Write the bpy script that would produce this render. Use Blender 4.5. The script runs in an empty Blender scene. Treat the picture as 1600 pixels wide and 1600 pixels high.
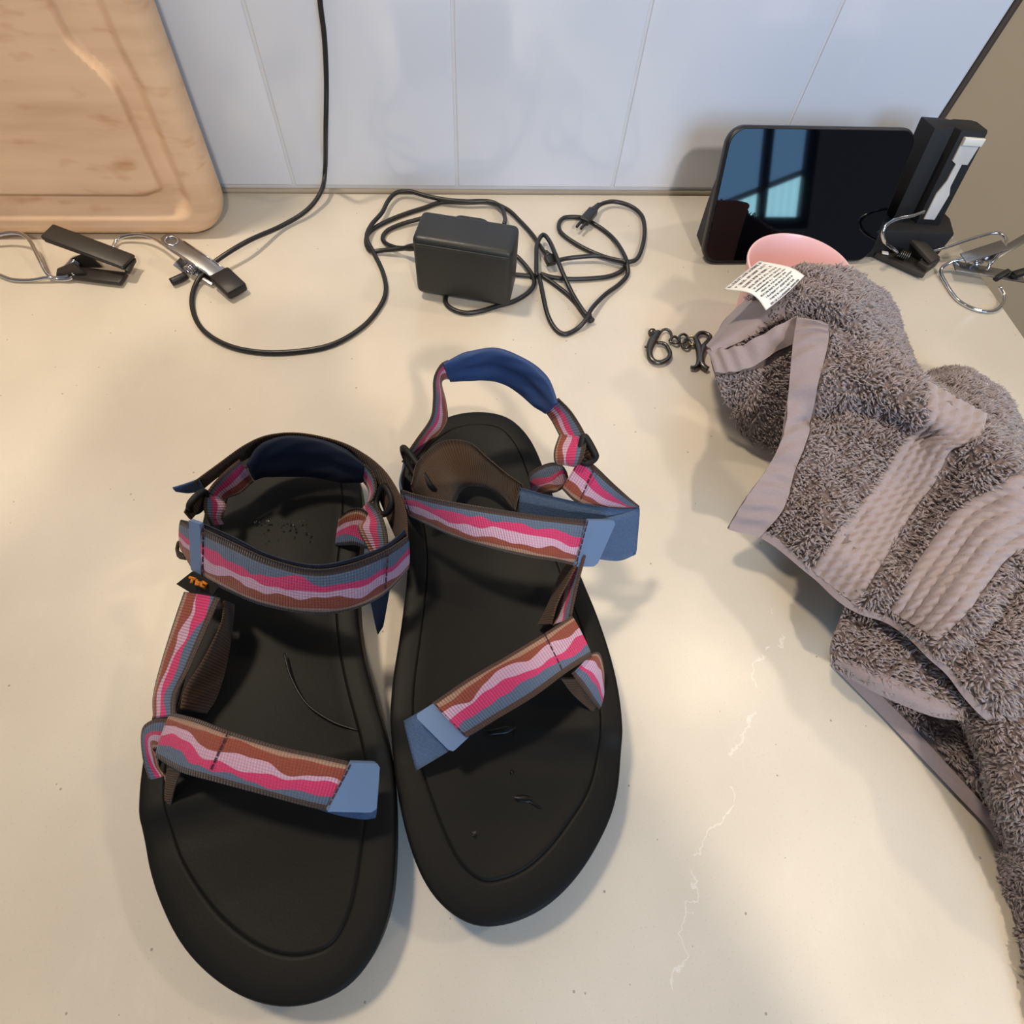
import bpy, bmesh, math, random
import numpy as np
from mathutils import Vector, Matrix

random.seed(7); RNG = np.random.default_rng(7)
S = bpy.context.scene
COL = S.collection
# ------------------------------------------------------------------ camera
F_PX, CAM_H = 900.0, 0.31          # focal length in pixels of a 1600 frame, height over the worktop
def cam_rotation():
    d = np.array([742 - 800, -(1301 - 800), -F_PX], float); up = -d / np.linalg.norm(d)
    a = np.array([350 - 800, -(299.5 - 800), -F_PX]); b = np.array([1090 - 800, -(303.5 - 800), -F_PX])
    X = np.cross(np.cross(a, b), up); X /= np.linalg.norm(X)
    if X[0] < 0: X = -X
    return np.array([X, np.cross(up, X), up])
R3 = cam_rotation()
cam = bpy.data.cameras.new('camera'); camo = bpy.data.objects.new('camera', cam); COL.objects.link(camo)
M4 = np.eye(4); M4[:3, :3] = R3; M4[2, 3] = CAM_H
camo.matrix_world = Matrix(M4.tolist())
cam.sensor_width = 36; cam.lens = F_PX / 1600 * 36; cam.clip_start = 0.01; cam.clip_end = 50
S.camera = camo
# ------------------------------------------------------------------ world, exposure, lights
WALL_Y = 0.4955
S.view_settings.view_transform = 'Standard'; S.view_settings.look = 'None'
S.view_settings.gamma = 1; S.view_settings.exposure = 0.0; S.view_settings.use_curve_mapping = False
wd = bpy.data.worlds.new('room_air'); S.world = wd; wd.use_nodes = True
bg = wd.node_tree.nodes['Background']; bg.inputs[0].default_value = (0.60, 0.66, 0.76, 1); bg.inputs[1].default_value = 0.26
def disk_light(name, loc, size, power, col, target=(0.05, 0.15, 0)):
    l = bpy.data.lights.new(name, 'AREA'); l.shape = 'DISK'; l.size = size; l.energy = power; l.color = col
    o = bpy.data.objects.new(name, l); COL.objects.link(o); o.location = loc
    o.rotation_euler = (Vector(target) - Vector(loc)).to_track_quat('-Z', 'Y').to_euler(); return o
disk_light('ceiling_lamp', (1.35, 0.42, 1.60), 0.13, 6.0, (1.0, 0.83, 0.62))
disk_light('ceiling_lamp', (-0.33, 0.46, 1.15), 0.13, 10.0, (1.0, 0.83, 0.62))
disk_light('ceiling_lamp', (-0.80, -0.65, 1.60), 0.13, 2.0, (1.0, 0.83, 0.62))
disk_light('ceiling_lamp', (0.35, -1.30, 1.55), 0.13, 23.0, (1.0, 0.84, 0.64))
wl = bpy.data.lights.new('added_cool_fill', 'AREA'); wl.shape = 'RECTANGLE'; wl.size = 0.9; wl.size_y = 0.9; wl.energy = 40; wl.color = (0.46, 0.68, 1.0)  # added blue fill, set apart from the built window and out of the screen's reflection
wlo = bpy.data.objects.new('added_cool_fill', wl); COL.objects.link(wlo); wlo.location = (0.55, -2.12, 1.2)
wlo.rotation_euler = (Vector((0.1, 0.5, 0.1)) - wlo.location).to_track_quat('-Z', 'Y').to_euler()

# ------------------------------------------------------------------ helpers
def ray(px, py): return R3 @ np.array([px - 800.0, -(py - 800.0), -F_PX])
def W(px, py, z=0.0):
    v = ray(px, py); return np.array([0, 0, CAM_H]) + v * ((z - CAM_H) / v[2])
def WY(px, py, y):
    v = ray(px, py); return np.array([0, 0, CAM_H]) + v * (y / v[1])
def lin(c):
    return tuple((x / 255 / 12.92) if x / 255 <= 0.04045 else ((x / 255 + 0.055) / 1.055) ** 2.4 for x in c) + (1.0,)

class NT:
    def __init__(s, name):
        s.m = bpy.data.materials.new(name); s.m.use_nodes = True; s.t = s.m.node_tree
        s.b = s.t.nodes['Principled BSDF']
    def n(s, typ, ins=None, **kw):
        nd = s.t.nodes.new(typ)
        for k, v in kw.items(): setattr(nd, k, v)
        if ins:
            for k, v in ins.items():
                if isinstance(v, bpy.types.NodeSocket): s.t.links.new(v, nd.inputs[k])
                else: nd.inputs[k].default_value = v
        return nd
    def math(s, op, a, b=0.0, c=None):
        nd = s.t.nodes.new('ShaderNodeMath'); nd.operation = op
        for i, v in enumerate((a, b) if c is None else (a, b, c)):
            if isinstance(v, bpy.types.NodeSocket): s.t.links.new(v, nd.inputs[i])
            else: nd.inputs[i].default_value = v
        return nd.outputs[0]
    def mix(s, f, a, b):
        nd = s.t.nodes.new('ShaderNodeMix'); nd.data_type = 'RGBA'
        for i, v in ((0, f), (6, a), (7, b)):
            if isinstance(v, bpy.types.NodeSocket): s.t.links.new(v, nd.inputs[i])
            else: nd.inputs[i].default_value = v
        return nd.outputs[2]
    def set(s, **kw):
        for k, v in kw.items():
            k = {'color': 'Base Color', 'rough': 'Roughness', 'metal': 'Metallic', 'spec': 'Specular IOR Level', 'normal': 'Normal', 'coat': 'Coat Weight', 'sheen': 'Sheen Weight', 'sss': 'Subsurface Weight', 'emit': 'Emission Color', 'estr': 'Emission Strength'}[k]
            if isinstance(v, bpy.types.NodeSocket): s.t.links.new(v, s.b.inputs[k])
            else: s.b.inputs[k].default_value = v
        return s
    def bump(s, h, strength=0.3, dist=0.001):
        nd = s.n('ShaderNodeBump', {'Height': h, 'Strength': strength, 'Distance': dist}); s.set(normal=nd.outputs[0])
    def noise(s, scale, detail=3, vec=None, rough=0.5, coord='Object'):
        if vec is None: vec = s.n('ShaderNodeTexCoord').outputs[coord]
        return s.n('ShaderNodeTexNoise', {'Vector': vec, 'Scale': scale, 'Detail': detail, 'Roughness': rough})
    def ramp(s, f, stops):
        nd = s.n('ShaderNodeValToRGB', {'Fac': f}); cr = nd.color_ramp
        while len(cr.elements) < len(stops): cr.elements.new(0.5)
        for e, (p, c) in zip(cr.elements, stops): e.position = p; e.color = c
        return nd.outputs[0]

def simple(name, col, rough=0.5, metal=0.0, var=0.0, vs=40, bump=0.0, bs=400, bd=0.0005, spec=0.5):
    a = NT(name); a.set(rough=rough, metal=metal, spec=spec)
    c = lin(col)
    if var:
        n = a.noise(vs)
        d = tuple(x * (1 - var) for x in c[:3]) + (1,); e = tuple(min(1, x * (1 + var)) for x in c[:3]) + (1,)
        a.set(color=a.mix(n.outputs[0], d, e))
    else: a.set(color=c)
    if bump: a.bump(a.noise(bs, 2).outputs[0], bump, bd)
    return a.m

def link_mesh(name, verts, faces, mats, parent=None, smooth=True, uvs=None, midx=None, auto=None):
    verts = np.asarray(verts, float)
    if parent is not None: verts = verts - np.array(parent['_org'])
    me = bpy.data.meshes.new(name); me.from_pydata(verts.tolist(), [], [tuple(map(int, f)) for f in faces])
    for m in (mats if isinstance(mats, (list, tuple)) else [mats]): me.materials.append(m)
    if midx is not None: me.polygons.foreach_set('material_index', list(map(int, midx)))
    if smooth: me.polygons.foreach_set('use_smooth', [True] * len(me.polygons))
    if uvs is not None:
        ul = me.uv_layers.new(name='UVMap'); vi = np.empty(len(me.loops), int); me.loops.foreach_get('vertex_index', vi)
        ul.data.foreach_set('uv', np.asarray(uvs, float)[vi].ravel())
    me.update()
    if auto is not None: me.set_sharp_from_angle(angle=math.radians(auto))
    o = bpy.data.objects.new(name, me); COL.objects.link(o)
    if parent is not None: o.parent = parent; o['_org'] = list(parent['_org'])
    else: o['_org'] = [0.0, 0.0, 0.0]
    return o
def thing(name, label, cat, loc=(0, 0, 0), group=None):
    o = bpy.data.objects.new(name, None); COL.objects.link(o); o.location = [float(v) for v in loc]
    o['_org'] = [float(v) for v in loc]; o.empty_display_size = 0.02
    o['label'] = label; o['category'] = cat
    if group: o['group'] = group
    return o
def tag(o, label=None, cat=None, group=None, kind=None):
    for k, v in (('label', label), ('category', cat), ('group', group), ('kind', kind)):
        if v: o[k] = v
    return o
def bm_data(bm):
    bm.verts.index_update(); v = np.array([x.co[:] for x in bm.verts]); f = [[q.index for q in p.verts] for p in bm.faces]; bm.free(); return v, f
def rbox(sx, sy, sz, r=0.002, seg=3):
    bm = bmesh.new(); bmesh.ops.create_cube(bm, size=1); bmesh.ops.scale(bm, vec=(sx, sy, sz), verts=bm.verts)
    if r: bmesh.ops.bevel(bm, geom=bm.edges[:] , offset=r, segments=seg, profile=0.5, affect='EDGES')
    return bm_data(bm)
def frame(o, ex, ey, ez=None):
    """columns = axes"""
    ex = np.array(ex, float); ex /= np.linalg.norm(ex)
    ez = np.cross(ex, ey); ez /= np.linalg.norm(ez); ey = np.cross(ez, ex)
    return np.array([ex, ey, ez]).T, np.array(o, float)
def place(vf, fr): return (vf[0] @ fr[0].T + fr[1], vf[1])
def join(*parts):
    V = []; Fc = []; k = 0
    for v, f in parts:
        V.append(np.asarray(v)); Fc += [[i + k for i in q] for q in f]; k += len(v)
    return np.vstack(V), Fc
def extrude(poly, h, r=0.0, seg=2):
    """prism of a 2-d outline, z 0..h, bevelled"""
    bm = bmesh.new(); vs = [bm.verts.new((x, y, 0)) for x, y in poly]; f = bm.faces.new(vs)
    ex = bmesh.ops.extrude_face_region(bm, geom=[f]); bmesh.ops.translate(bm, vec=(0, 0, h), verts=[g for g in ex['geom'] if isinstance(g, bmesh.types.BMVert)])
    bmesh.ops.recalc_face_normals(bm, faces=bm.faces[:])
    if r:
        es = [e for e in bm.edges if abs(e.verts[0].co.z - e.verts[1].co.z) < 1e-9]
        bmesh.ops.bevel(bm, geom=es, offset=r, segments=seg, profile=0.5, affect='EDGES')
    return bm_data(bm)
def rrect(w, h, r, n=8, cx=0, cy=0):
    out = []
    for qx, qy, a0 in ((1, 1, 0), (-1, 1, 90), (-1, -1, 180), (1, -1, 270)):
        for k in range(n + 1):
            a = math.radians(a0 + 90 * k / n); out.append((cx + qx * (w / 2 - r) + r * math.cos(a), cy + qy * (h / 2 - r) + r * math.sin(a)))
    return out
def catmull(P, n, closed=False):
    """resample control points evenly (centripetal-ish Catmull-Rom), n samples"""
    P = np.asarray(P, float); m = len(P)
    Q = []
    segs = m if closed else m - 1
    for i in range(segs):
        if closed: p0, p1, p2, p3 = P[(i - 1) % m], P[i], P[(i + 1) % m], P[(i + 2) % m]
        else: p1, p2 = P[i], P[i + 1]; p0 = P[i - 1] if i else 2 * p1 - p2; p3 = P[i + 2] if i + 2 < m else 2 * p2 - p1
        for t in np.linspace(0, 1, 13)[:-1]:
            Q.append(0.5 * (2 * p1 + (p2 - p0) * t + (2 * p0 - 5 * p1 + 4 * p2 - p3) * t * t + (3 * p1 - p0 - 3 * p2 + p3) * t ** 3))
    Q.append(P[0] if closed else P[-1]); Q = np.array(Q)
    d = np.r_[0, np.cumsum(np.linalg.norm(np.diff(Q[:, :3], axis=0), axis=1))]
    s = np.linspace(0, d[-1], n + 1 if closed else n)
    if closed: s = s[:-1]
    return np.array([np.interp(s, d, Q[:, k]) for k in range(Q.shape[1])]).T
def tube(pts, r, sides=8, n=None, closed=False, raw=False, caps=True):
    P = np.asarray(pts, float)
    if not raw: P = catmull(P, n or max(8, len(P) * 8), closed)
    m = len(P); V = []; Fc = []
    T = np.gradient(P, axis=0) if not closed else (np.roll(P, -1, 0) - np.roll(P, 1, 0))
    T /= np.linalg.norm(T, axis=1)[:, None] + 1e-12
    u = np.cross(T[0], (0, 0, 1.0)); u = u if np.linalg.norm(u) > 1e-3 else np.cross(T[0], (1.0, 0, 0)); u /= np.linalg.norm(u)
    rr = r if np.ndim(r) else np.full(m, r)
    if np.ndim(r) and len(r) != m: rr = np.interp(np.linspace(0, 1, m), np.linspace(0, 1, len(r)), r)
    for i in range(m):
        u = u - T[i] * u.dot(T[i]); u /= np.linalg.norm(u); w = np.cross(T[i], u)
        for k in range(sides):
            a = 2 * math.pi * k / sides; V.append(P[i] + rr[i] * (math.cos(a) * u + math.sin(a) * w))
    for i in range(m if closed else m - 1):
        j = (i + 1) % m
        for k in range(sides):
            l = (k + 1) % sides; Fc.append([i * sides + k, i * sides + l, j * sides + l, j * sides + k])
    if not closed and caps:
        Fc.append(list(range(sides))[::-1]); Fc.append([(m - 1) * sides + k for k in range(sides)])
    return np.array(V), Fc
def lathe(prof, n=48, centre=(0, 0, 0)):
    V = []; Fc = []; c = np.array(centre)
    for r, z in prof:
        for k in range(n): a = 2 * math.pi * k / n; V.append(c + (r * math.cos(a), r * math.sin(a), z))
    for i in range(len(prof) - 1):
        for k in range(n): l = (k + 1) % n; Fc.append([i * n + k, i * n + l, (i + 1) * n + l, (i + 1) * n + k])
    return np.array(V), Fc
def cyl(p, q, r, sides=16, bev=0.0):
    p, q = np.array(p, float), np.array(q, float)
    if bev:
        t = (q - p) / np.linalg.norm(q - p); P = [p, p + t * bev, q - t * bev, q]; return tube(P, [r - bev, r, r, r - bev], sides, raw=True)
    return tube([p, q], r, sides, raw=True)

RIB_LOG = []
def ribbon(name, st, mats, parent, thick=0.0014, step=0.0015, nac=9, flip=False, uoff=0.0, crown=0.0, wob=0.0, back=False):
    """webbing: st = stations ((edge a), (edge b)) as world points; front material 0, back and edges material 1"""
    st = [np.r_[np.asarray(a, float), np.asarray(b, float)] for a, b in st]
    C = np.array(st); mid = (C[:, :3] + C[:, 3:]) / 2
    L = np.sum(np.linalg.norm(np.diff(mid, axis=0), axis=1)); n = max(6, int(L / step))
    Q = catmull(np.hstack([mid, C]), n)[:, 3:]
    A, B = Q[:, :3], Q[:, 3:]; mid = (A + B) / 2
    wid = np.linalg.norm(B - A, axis=1); RIB_LOG.append((name, round(wid.min(), 4), round(wid.max(), 4), round(L, 3)))
    T = np.gradient(mid, axis=0); T /= np.linalg.norm(T, axis=1)[:, None]
    N = np.cross(T, B - A); N /= np.linalg.norm(N, axis=1)[:, None] + 1e-12
    flip = bool(np.mean(np.sum(N * (np.array([0, 0, CAM_H]) - mid), axis=1)) < 0)   # patterned face turned outwards, to the room
    if back: flip = not flip
    if flip: N = -N
    s = np.r_[0, np.cumsum(np.linalg.norm(np.diff(mid, axis=0), axis=1))]
    V = []; UV = []; Fc = []; MI = []
    for side in (1, -1):
        for i in range(n):
            for k in range(nac):
                v = k / (nac - 1); p = A[i] * (1 - v) + B[i] * v
                e = min(v, 1 - v) * wid[i]; th = thick / 2 * min(1, 0.45 + e / (thick * 1.2))
                w = wob * math.sin(s[i] * 210 + v * 4) * math.sin(s[i] * 83 + 1)
                V.append(p + N[i] * (side * th + crown * (1 - (2 * v - 1) ** 2) + w)); UV.append((s[i] + uoff, v))
    m = n * nac
    for i in range(n - 1):
        for k in range(nac - 1):
            a = i * nac + k; q = [a, a + 1, a + nac + 1, a + nac]
            Fc.append(q if not flip else q[::-1]); MI.append(0)
            b = [x + m for x in q][::-1]; Fc.append(b if not flip else b[::-1]); MI.append(1)
    for i in range(n - 1):
        for k in (0, nac - 1):
            a = i * nac + k; Fc.append([a, a + nac, a + nac + m, a + m]); MI.append(1)
    for i in (0, n - 1):
        for k in range(nac - 1):
            a = i * nac + k; Fc.append([a, a + 1, a + 1 + m, a + m]); MI.append(1)
    return link_mesh(name, V, Fc, mats, parent, True, UV, MI)
def PS(*rows):
    """stations from photo measurements: (ax, ay, az, bx, by, bz)"""
    return [(W(r[0], r[1], r[2]), W(r[3], r[4], r[5])) for r in rows]
# ------------------------------------------------------------------ materials
def counter_mat():
    a = NT('quartz_worktop'); tc = a.n('ShaderNodeTexCoord').outputs['Object']
    base = a.ramp(a.noise(9, 5, tc).outputs[0], [(0.3, lin((198, 190, 176))), (0.7, lin((212, 204, 190)))])
    fine = a.noise(900, 2, tc).outputs[0]
    base = a.mix(a.math('MULTIPLY', a.math('GREATER_THAN', fine, 0.66), 0.25), base, lin((170, 163, 150)))
    # white veins: thin bands of a warped field
    wv = a.n('ShaderNodeMapping', {'Vector': tc, 'Rotation': (0, 0, 0.5), 'Scale': (1, 0.42, 1)}).outputs[0]
    v = a.noise(7.5, 6, wv, 0.62).outputs[0]
    vein = a.math('SUBTRACT', 1.0, a.math('MULTIPLY', a.math('ABSOLUTE', a.math('SUBTRACT', v, 0.5)), 75.0))
    vein = a.math('MAXIMUM', vein, 0.0)
    brk = a.math('GREATER_THAN', a.noise(30, 3, tc).outputs[0], 0.50)
    xyz = a.n('ShaderNodeSeparateXYZ', {'Vector': tc}); p1, p2 = W(1215, 960), W(1040, 1600)
    k = (p2[0] - p1[0]) / (p2[1] - p1[1]); warp = a.math('MULTIPLY', a.math('SUBTRACT', a.noise(26, 5, tc, 0.6).outputs[0], 0.5), 0.075)
    dx = a.math('ADD', a.math('SUBTRACT', xyz.outputs[0], a.math('ADD', a.math('MULTIPLY', a.math('SUBTRACT', xyz.outputs[1], p1[1]), k), p1[0])), warp)
    line = a.math('MAXIMUM', a.math('SUBTRACT', 1.0, a.math('MULTIPLY', a.math('ABSOLUTE', dx), 900.0)), 0.0)
    line = a.math('MULTIPLY', a.math('MULTIPLY', line, a.math('LESS_THAN', xyz.outputs[1], 0.10)), a.math('GREATER_THAN', a.noise(60, 2, tc).outputs[0], 0.44))
    near = a.math('MULTIPLY', a.math('LESS_THAN', a.math('ABSOLUTE', dx), 0.030), a.math('LESS_THAN', xyz.outputs[1], 0.12))
    brk = a.math('MULTIPLY', brk, a.math('ADD', a.math('MULTIPLY', near, 0.0), 0.05))
    vein = a.math('MAXIMUM', a.math('MULTIPLY', a.math('MULTIPLY', vein, brk), 0.75), a.math('MULTIPLY', line, 0.45))
    col = a.mix(vein, base, lin((240, 237, 230)))
    sp = a.n('ShaderNodeTexVoronoi', {'Vector': tc, 'Scale': 75.0}).outputs['Distance']
    col = a.mix(a.math('MULTIPLY', a.math('LESS_THAN', sp, 0.045), 0.55), col, lin((90, 75, 60)))
    a.set(color=col, rough=0.30, spec=0.4); return a.m
def tile_mat():
    a = NT('glazed_tile'); n = a.noise(7, 2).outputs[0]
    a.set(color=a.mix(n, lin((209, 214, 225)), lin((217, 222, 232))), rough=0.13, spec=0.75)
    a.bump(a.noise(11, 1).outputs[0], 0.25, 0.004); return a.m
def wood_mat():
    a = NT('maple_wood'); tc = a.n('ShaderNodeTexCoord').outputs['Object']
    st = a.n('ShaderNodeMapping', {'Vector': tc, 'Scale': (2.6, 10, 22)}).outputs[0]
    n1 = a.noise(2.3, 4, st, 0.55).outputs[0]
    w = a.n('ShaderNodeTexWave', {'Vector': st, 'Scale': 1.1, 'Distortion': 5.0, 'Detail': 3.0, 'Detail Scale': 1.0}, bands_direction='Z').outputs[1]
    f = a.math('ADD', a.math('MULTIPLY', n1, 0.7), a.math('MULTIPLY', w, 0.05))
    col = a.ramp(f, [(0.2, lin((194, 160, 130))), (0.38, lin((214, 182, 152))), (0.6, lin((226, 196, 166)))])
    sp = a.n('ShaderNodeMapping', {'Vector': tc, 'Scale': (12, 12, 34)}).outputs[0]
    k = a.noise(3, 2, sp).outputs[0]
    col = a.mix(a.math('MULTIPLY', a.math('MAXIMUM', a.math('SUBTRACT', k, 0.58), 0.0), 3.0), col, lin((176, 118, 78)))
    a.set(color=col, rough=0.5, spec=0.35); a.bump(f, 0.08, 0.001); return a.m
def strap_mat(name, seed, rev=False, gain=1.0, stag=1.0):
    a = NT(name); uv = a.n('ShaderNodeSeparateXYZ', {'Vector': a.n('ShaderNodeUVMap').outputs[0]})
    u, v = uv.outputs[0], uv.outputs[1]
    if rev: v = a.math('SUBTRACT', 1.0, v)
    us = a.math('SNAP', u, 0.0006)
    def wav(sc, sd, amp, base):
        vec = a.n('ShaderNodeCombineXYZ', {'X': a.math('MULTIPLY', us, sc), 'Y': seed * 3.7 + sd * 11.3, 'Z': 0.0}).outputs[0]
        n = a.n('ShaderNodeTexNoise', {'Vector': vec, 'Scale': 1.0, 'Detail': 1.0}).outputs[0]
        return a.math('ADD', a.math('MULTIPLY', a.math('SUBTRACT', n, 0.5), amp * 2.0), base)
    common = wav(34, 9, 0.22, 0.0)
    cols = [lin((72, 57, 50)), lin((88, 104, 128)), lin((198, 58, 108)), lin((196, 160, 184)), lin((138, 70, 54)), lin((158, 126, 108)), lin((82, 62, 52))]
    bs = [0.12, a.math('ADD', wav(62, 1, 0.26, 0.29), common), a.math('ADD', wav(50, 2, 0.27, 0.50), common), a.math('ADD', wav(58, 3, 0.30, 0.70), common), wav(45, 4, 0.12, 0.86), 0.935]
    c = cols[0]
    vj = a.math('SNAP', v, 0.03)
    for b, k in zip(bs, cols[1:]):
        if isinstance(b, float): c = a.mix(a.math('GREATER_THAN', v, b), c, k)
        else: c = a.mix(a.math('MULTIPLY', a.math('GREATER_THAN', v, b), a.math('GREATER_THAN', v, 0.12)), c, k)
    rib = a.math('SINE', a.math('MULTIPLY', u, 2 * math.pi / 0.00125))
    cr = a.math('SINE', a.math('MULTIPLY', v, 2 * math.pi * 17))
    h = a.math('ADD', rib, a.math('MULTIPLY', cr, 0.35))
    dk = a.math('MULTIPLY', a.math('SUBTRACT', 1.0, h), 0.13)
    c = a.mix(a.math('MAXIMUM', dk, 0.0), c, (0.03, 0.02, 0.03, 1))
    a.set(color=c, rough=0.78, spec=0.2, sheen=0.15); a.bump(h, 0.5, 0.0004); return a.m
def web_mat(name, col):
    a = NT(name); uv = a.n('ShaderNodeSeparateXYZ', {'Vector': a.n('ShaderNodeUVMap').outputs[0]})
    rib = a.math('SINE', a.math('MULTIPLY', uv.outputs[0], 2 * math.pi / 0.0013))
    c = lin(col); d = tuple(x * 0.55 for x in c[:3]) + (1,)
    a.set(color=a.mix(a.math('MULTIPLY', a.math('ADD', rib, 1.0), 0.5), d, c), rough=0.85, spec=0.15, sheen=0.1); a.bump(rib, 0.6, 0.0004); return a.m

M = {}
M['counter'] = counter_mat(); M['tile'] = tile_mat(); M['wood'] = wood_mat()
M['grout'] = simple('grout', (206, 206, 208), 0.9, var=0.06, bump=0.3)
M['paint'] = simple('beige_paint', (164, 142, 112), 0.8, var=0.03, vs=6, bump=0.15, bs=300)
M['caulk'] = simple('caulk_line', (150, 138, 122), 0.6, var=0.08)
M['darktrim'] = simple('dark_metal_trim', (92, 82, 74), 0.4, 0.5)
M['cab'] = simple('painted_cabinet', (206, 204, 198), 0.5)
M['rubber'] = simple('black_sole_rubber', (19, 19, 18), 0.55, var=0.10, vs=30, bump=0.18, bs=900, bd=0.0003, spec=0.16)
M['rubber2'] = simple('outsole_rubber', (34, 37, 44), 0.5, var=0.1, bump=0.2, bs=500, spec=0.35)
M['wet'] = simple('wet_black_rubber', (6, 6, 6), 0.4, spec=0.25)
M['water'] = simple('water_bead', (40, 42, 42), 0.03, spec=1.0)
M['brown'] = web_mat('brown_webbing', (84, 64, 50))
M['hook'] = simple('blue_hook_tab', (92, 116, 152), 0.42, var=0.05, vs=60)
M['loop'] = simple('blue_loop_tape', (72, 92, 124), 0.95, var=0.25, vs=900, bump=0.8, bs=1500, bd=0.0006, spec=0.1)
M['navy'] = simple('navy_neoprene', (40, 62, 106), 0.6, var=0.12, vs=60, bump=0.3, bs=1500, bd=0.0003, spec=0.3)
M['navy_shaded'] = simple('shaded_navy_neoprene', (24, 30, 46), 0.65, var=0.15, vs=60, bump=0.3, bs=1500, bd=0.0003, spec=0.2)  # same navy neoprene, with the shade on the left pad put into the colour
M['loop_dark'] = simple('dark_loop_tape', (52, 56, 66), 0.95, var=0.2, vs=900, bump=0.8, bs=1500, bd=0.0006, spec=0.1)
M['stitch'] = simple('dark_stitching', (62, 32, 44), 0.9)
M['blackplastic'] = simple('black_plastic', (22, 22, 24), 0.6, spec=0.3, bump=0.1, bs=1200, bd=0.0002)
M['darkcloth'] = simple('black_label_cloth', (18, 17, 17), 0.9, var=0.1, vs=300)
M['orange'] = simple('orange_thread', (190, 112, 20), 0.8)
M['cord'] = simple('black_cable', (24, 24, 25), 0.42)
M['brick'] = simple('adapter_plastic', (28, 30, 31), 0.46, var=0.08, vs=80, bump=0.25, bs=1400, bd=0.0003)
M['glass'] = simple('black_screen_glass', (3, 3, 8), 0.03, spec=0.5)
M['bezel'] = simple('dark_display_case', (16, 14, 17), 0.4)
M['fabricgrey'] = simple('charcoal_case', (42, 44, 48), 0.7, bump=0.3, bs=1500)
M['pink'] = NT('pink_cup_plastic').set(color=lin((238, 186, 186)), rough=0.35, sss=0.15).m
M['chrome'] = simple('chrome_wire', (205, 205, 208), 0.12, 1.0)
M['steel'] = simple('pressed_steel', (150, 152, 156), 0.28, 1.0, var=0.1)
M['gun'] = simple('gunmetal', (92, 90, 86), 0.34, 1.0)
M['gold'] = simple('pale_gold_link', (176, 160, 120), 0.3, 1.0)
M['clipblack'] = simple('black_clip_plastic', (38, 34, 31), 0.5, bump=0.1, bs=900)
M['rubbertip'] = simple('black_rubber_tip', (16, 16, 17), 0.5)
M['whitelabel'] = simple('grey_white_label', (186, 184, 182), 0.5, var=0.08, vs=120)
# ------------------------------------------------------------------ room shell
def box_part(name, lo, hi, mat, parent=None, r=0.0, seg=2):
    lo, hi = np.array(lo, float), np.array(hi, float)
    v, f = rbox(*(hi - lo), r=r, seg=seg); return link_mesh(name, v + (lo + hi) / 2, f, mat, parent, smooth=bool(r), auto=40 if r else None)
CT_EDGE = 0.4535
ct = box_part('worktop', (-1.6, -0.36, -0.03), (CT_EDGE, WALL_Y - 0.0005, 0.0), M['counter'], r=0.002)
tag(ct, 'cream quartz worktop with fine white veins under everything', 'worktop')
tag(box_part('base_cabinet', (-1.58, -0.33, -0.9), (CT_EDGE - 0.02, WALL_Y - 0.001, -0.0305), M['cab']), kind='structure')  # unseen base cabinet body that carries the worktop
wb = tag(box_part('wall_back', (-1.8, WALL_Y + 0.009, -0.9), (2.4, WALL_Y + 0.12, 1.8), M['paint']), kind='structure')
TOP = 0.90
box_part('grout', (-1.7, WALL_Y + 0.0012, 0.0), (0.4165, WALL_Y + 0.0088, TOP), M['grout'], wb)
gx = [0.4165]; x = 0.2870
while x > -1.7: gx.append(x); x -= 0.1389
for a, b in zip(gx[1:], gx[:-1]):
    v, f = rbox(b - a - 0.0022, 0.0085, TOP - 0.005, r=0.0012, seg=3)
    link_mesh('tile', v + np.array([(a + b) / 2, WALL_Y + 0.0042, TOP / 2 + 0.0030]), f, M['tile'], wb, auto=60)
tag(link_mesh('trim_1', *join(tube([(-1.7, WALL_Y - 0.0008, 0.0012), (0.4165, WALL_Y - 0.0008, 0.0012)], 0.0022, 8, raw=True)), M['caulk']), kind='structure')
tag(box_part('trim_2', (0.417, WALL_Y - 0.0025, -0.002), (0.4205, WALL_Y + 0.0095, TOP), M['darktrim'], r=0.0006), kind='structure')
tag(box_part('floor', (-2.5, -3.2, -0.95), (3.2, WALL_Y + 0.1, -0.90), simple('oak_floor', (150, 120, 90), 0.4, var=0.2, vs=5)), kind='structure')
# window opposite, seen only as a reflection in the dark screen
WY0 = -2.2; wx0, wx1, wz0, wz1, wm = 1.22, 1.775, 0.485, 1.55, 1.575
fr = []
for a0, b0, a1, b1 in ((wx0 - .05, wz0, wx0, wz1), (wx1, wz0, wx1 + .05, wz1), (wm - .02, wz0, wm + .02, wz1), (wx0 - .05, wz0 - .05, wx1 + .05, wz0), (wx0 - .05, wz1, wx1 + .05, wz1 + .05)):
    v, f = rbox(a1 - a0, 0.05, b1 - b0, r=0.004); fr.append((v + np.array([(a0 + a1) / 2, WY0, (b0 + b1) / 2]), f))
win = tag(link_mesh('window_1', *join(*fr), simple('dark_window_frame', (30, 28, 28), 0.5), auto=40), kind='structure')
dm = NT('daylight_pane'); g = dm.n('ShaderNodeSeparateXYZ', {'Vector': dm.n('ShaderNodeTexCoord').outputs['Object']})
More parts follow.
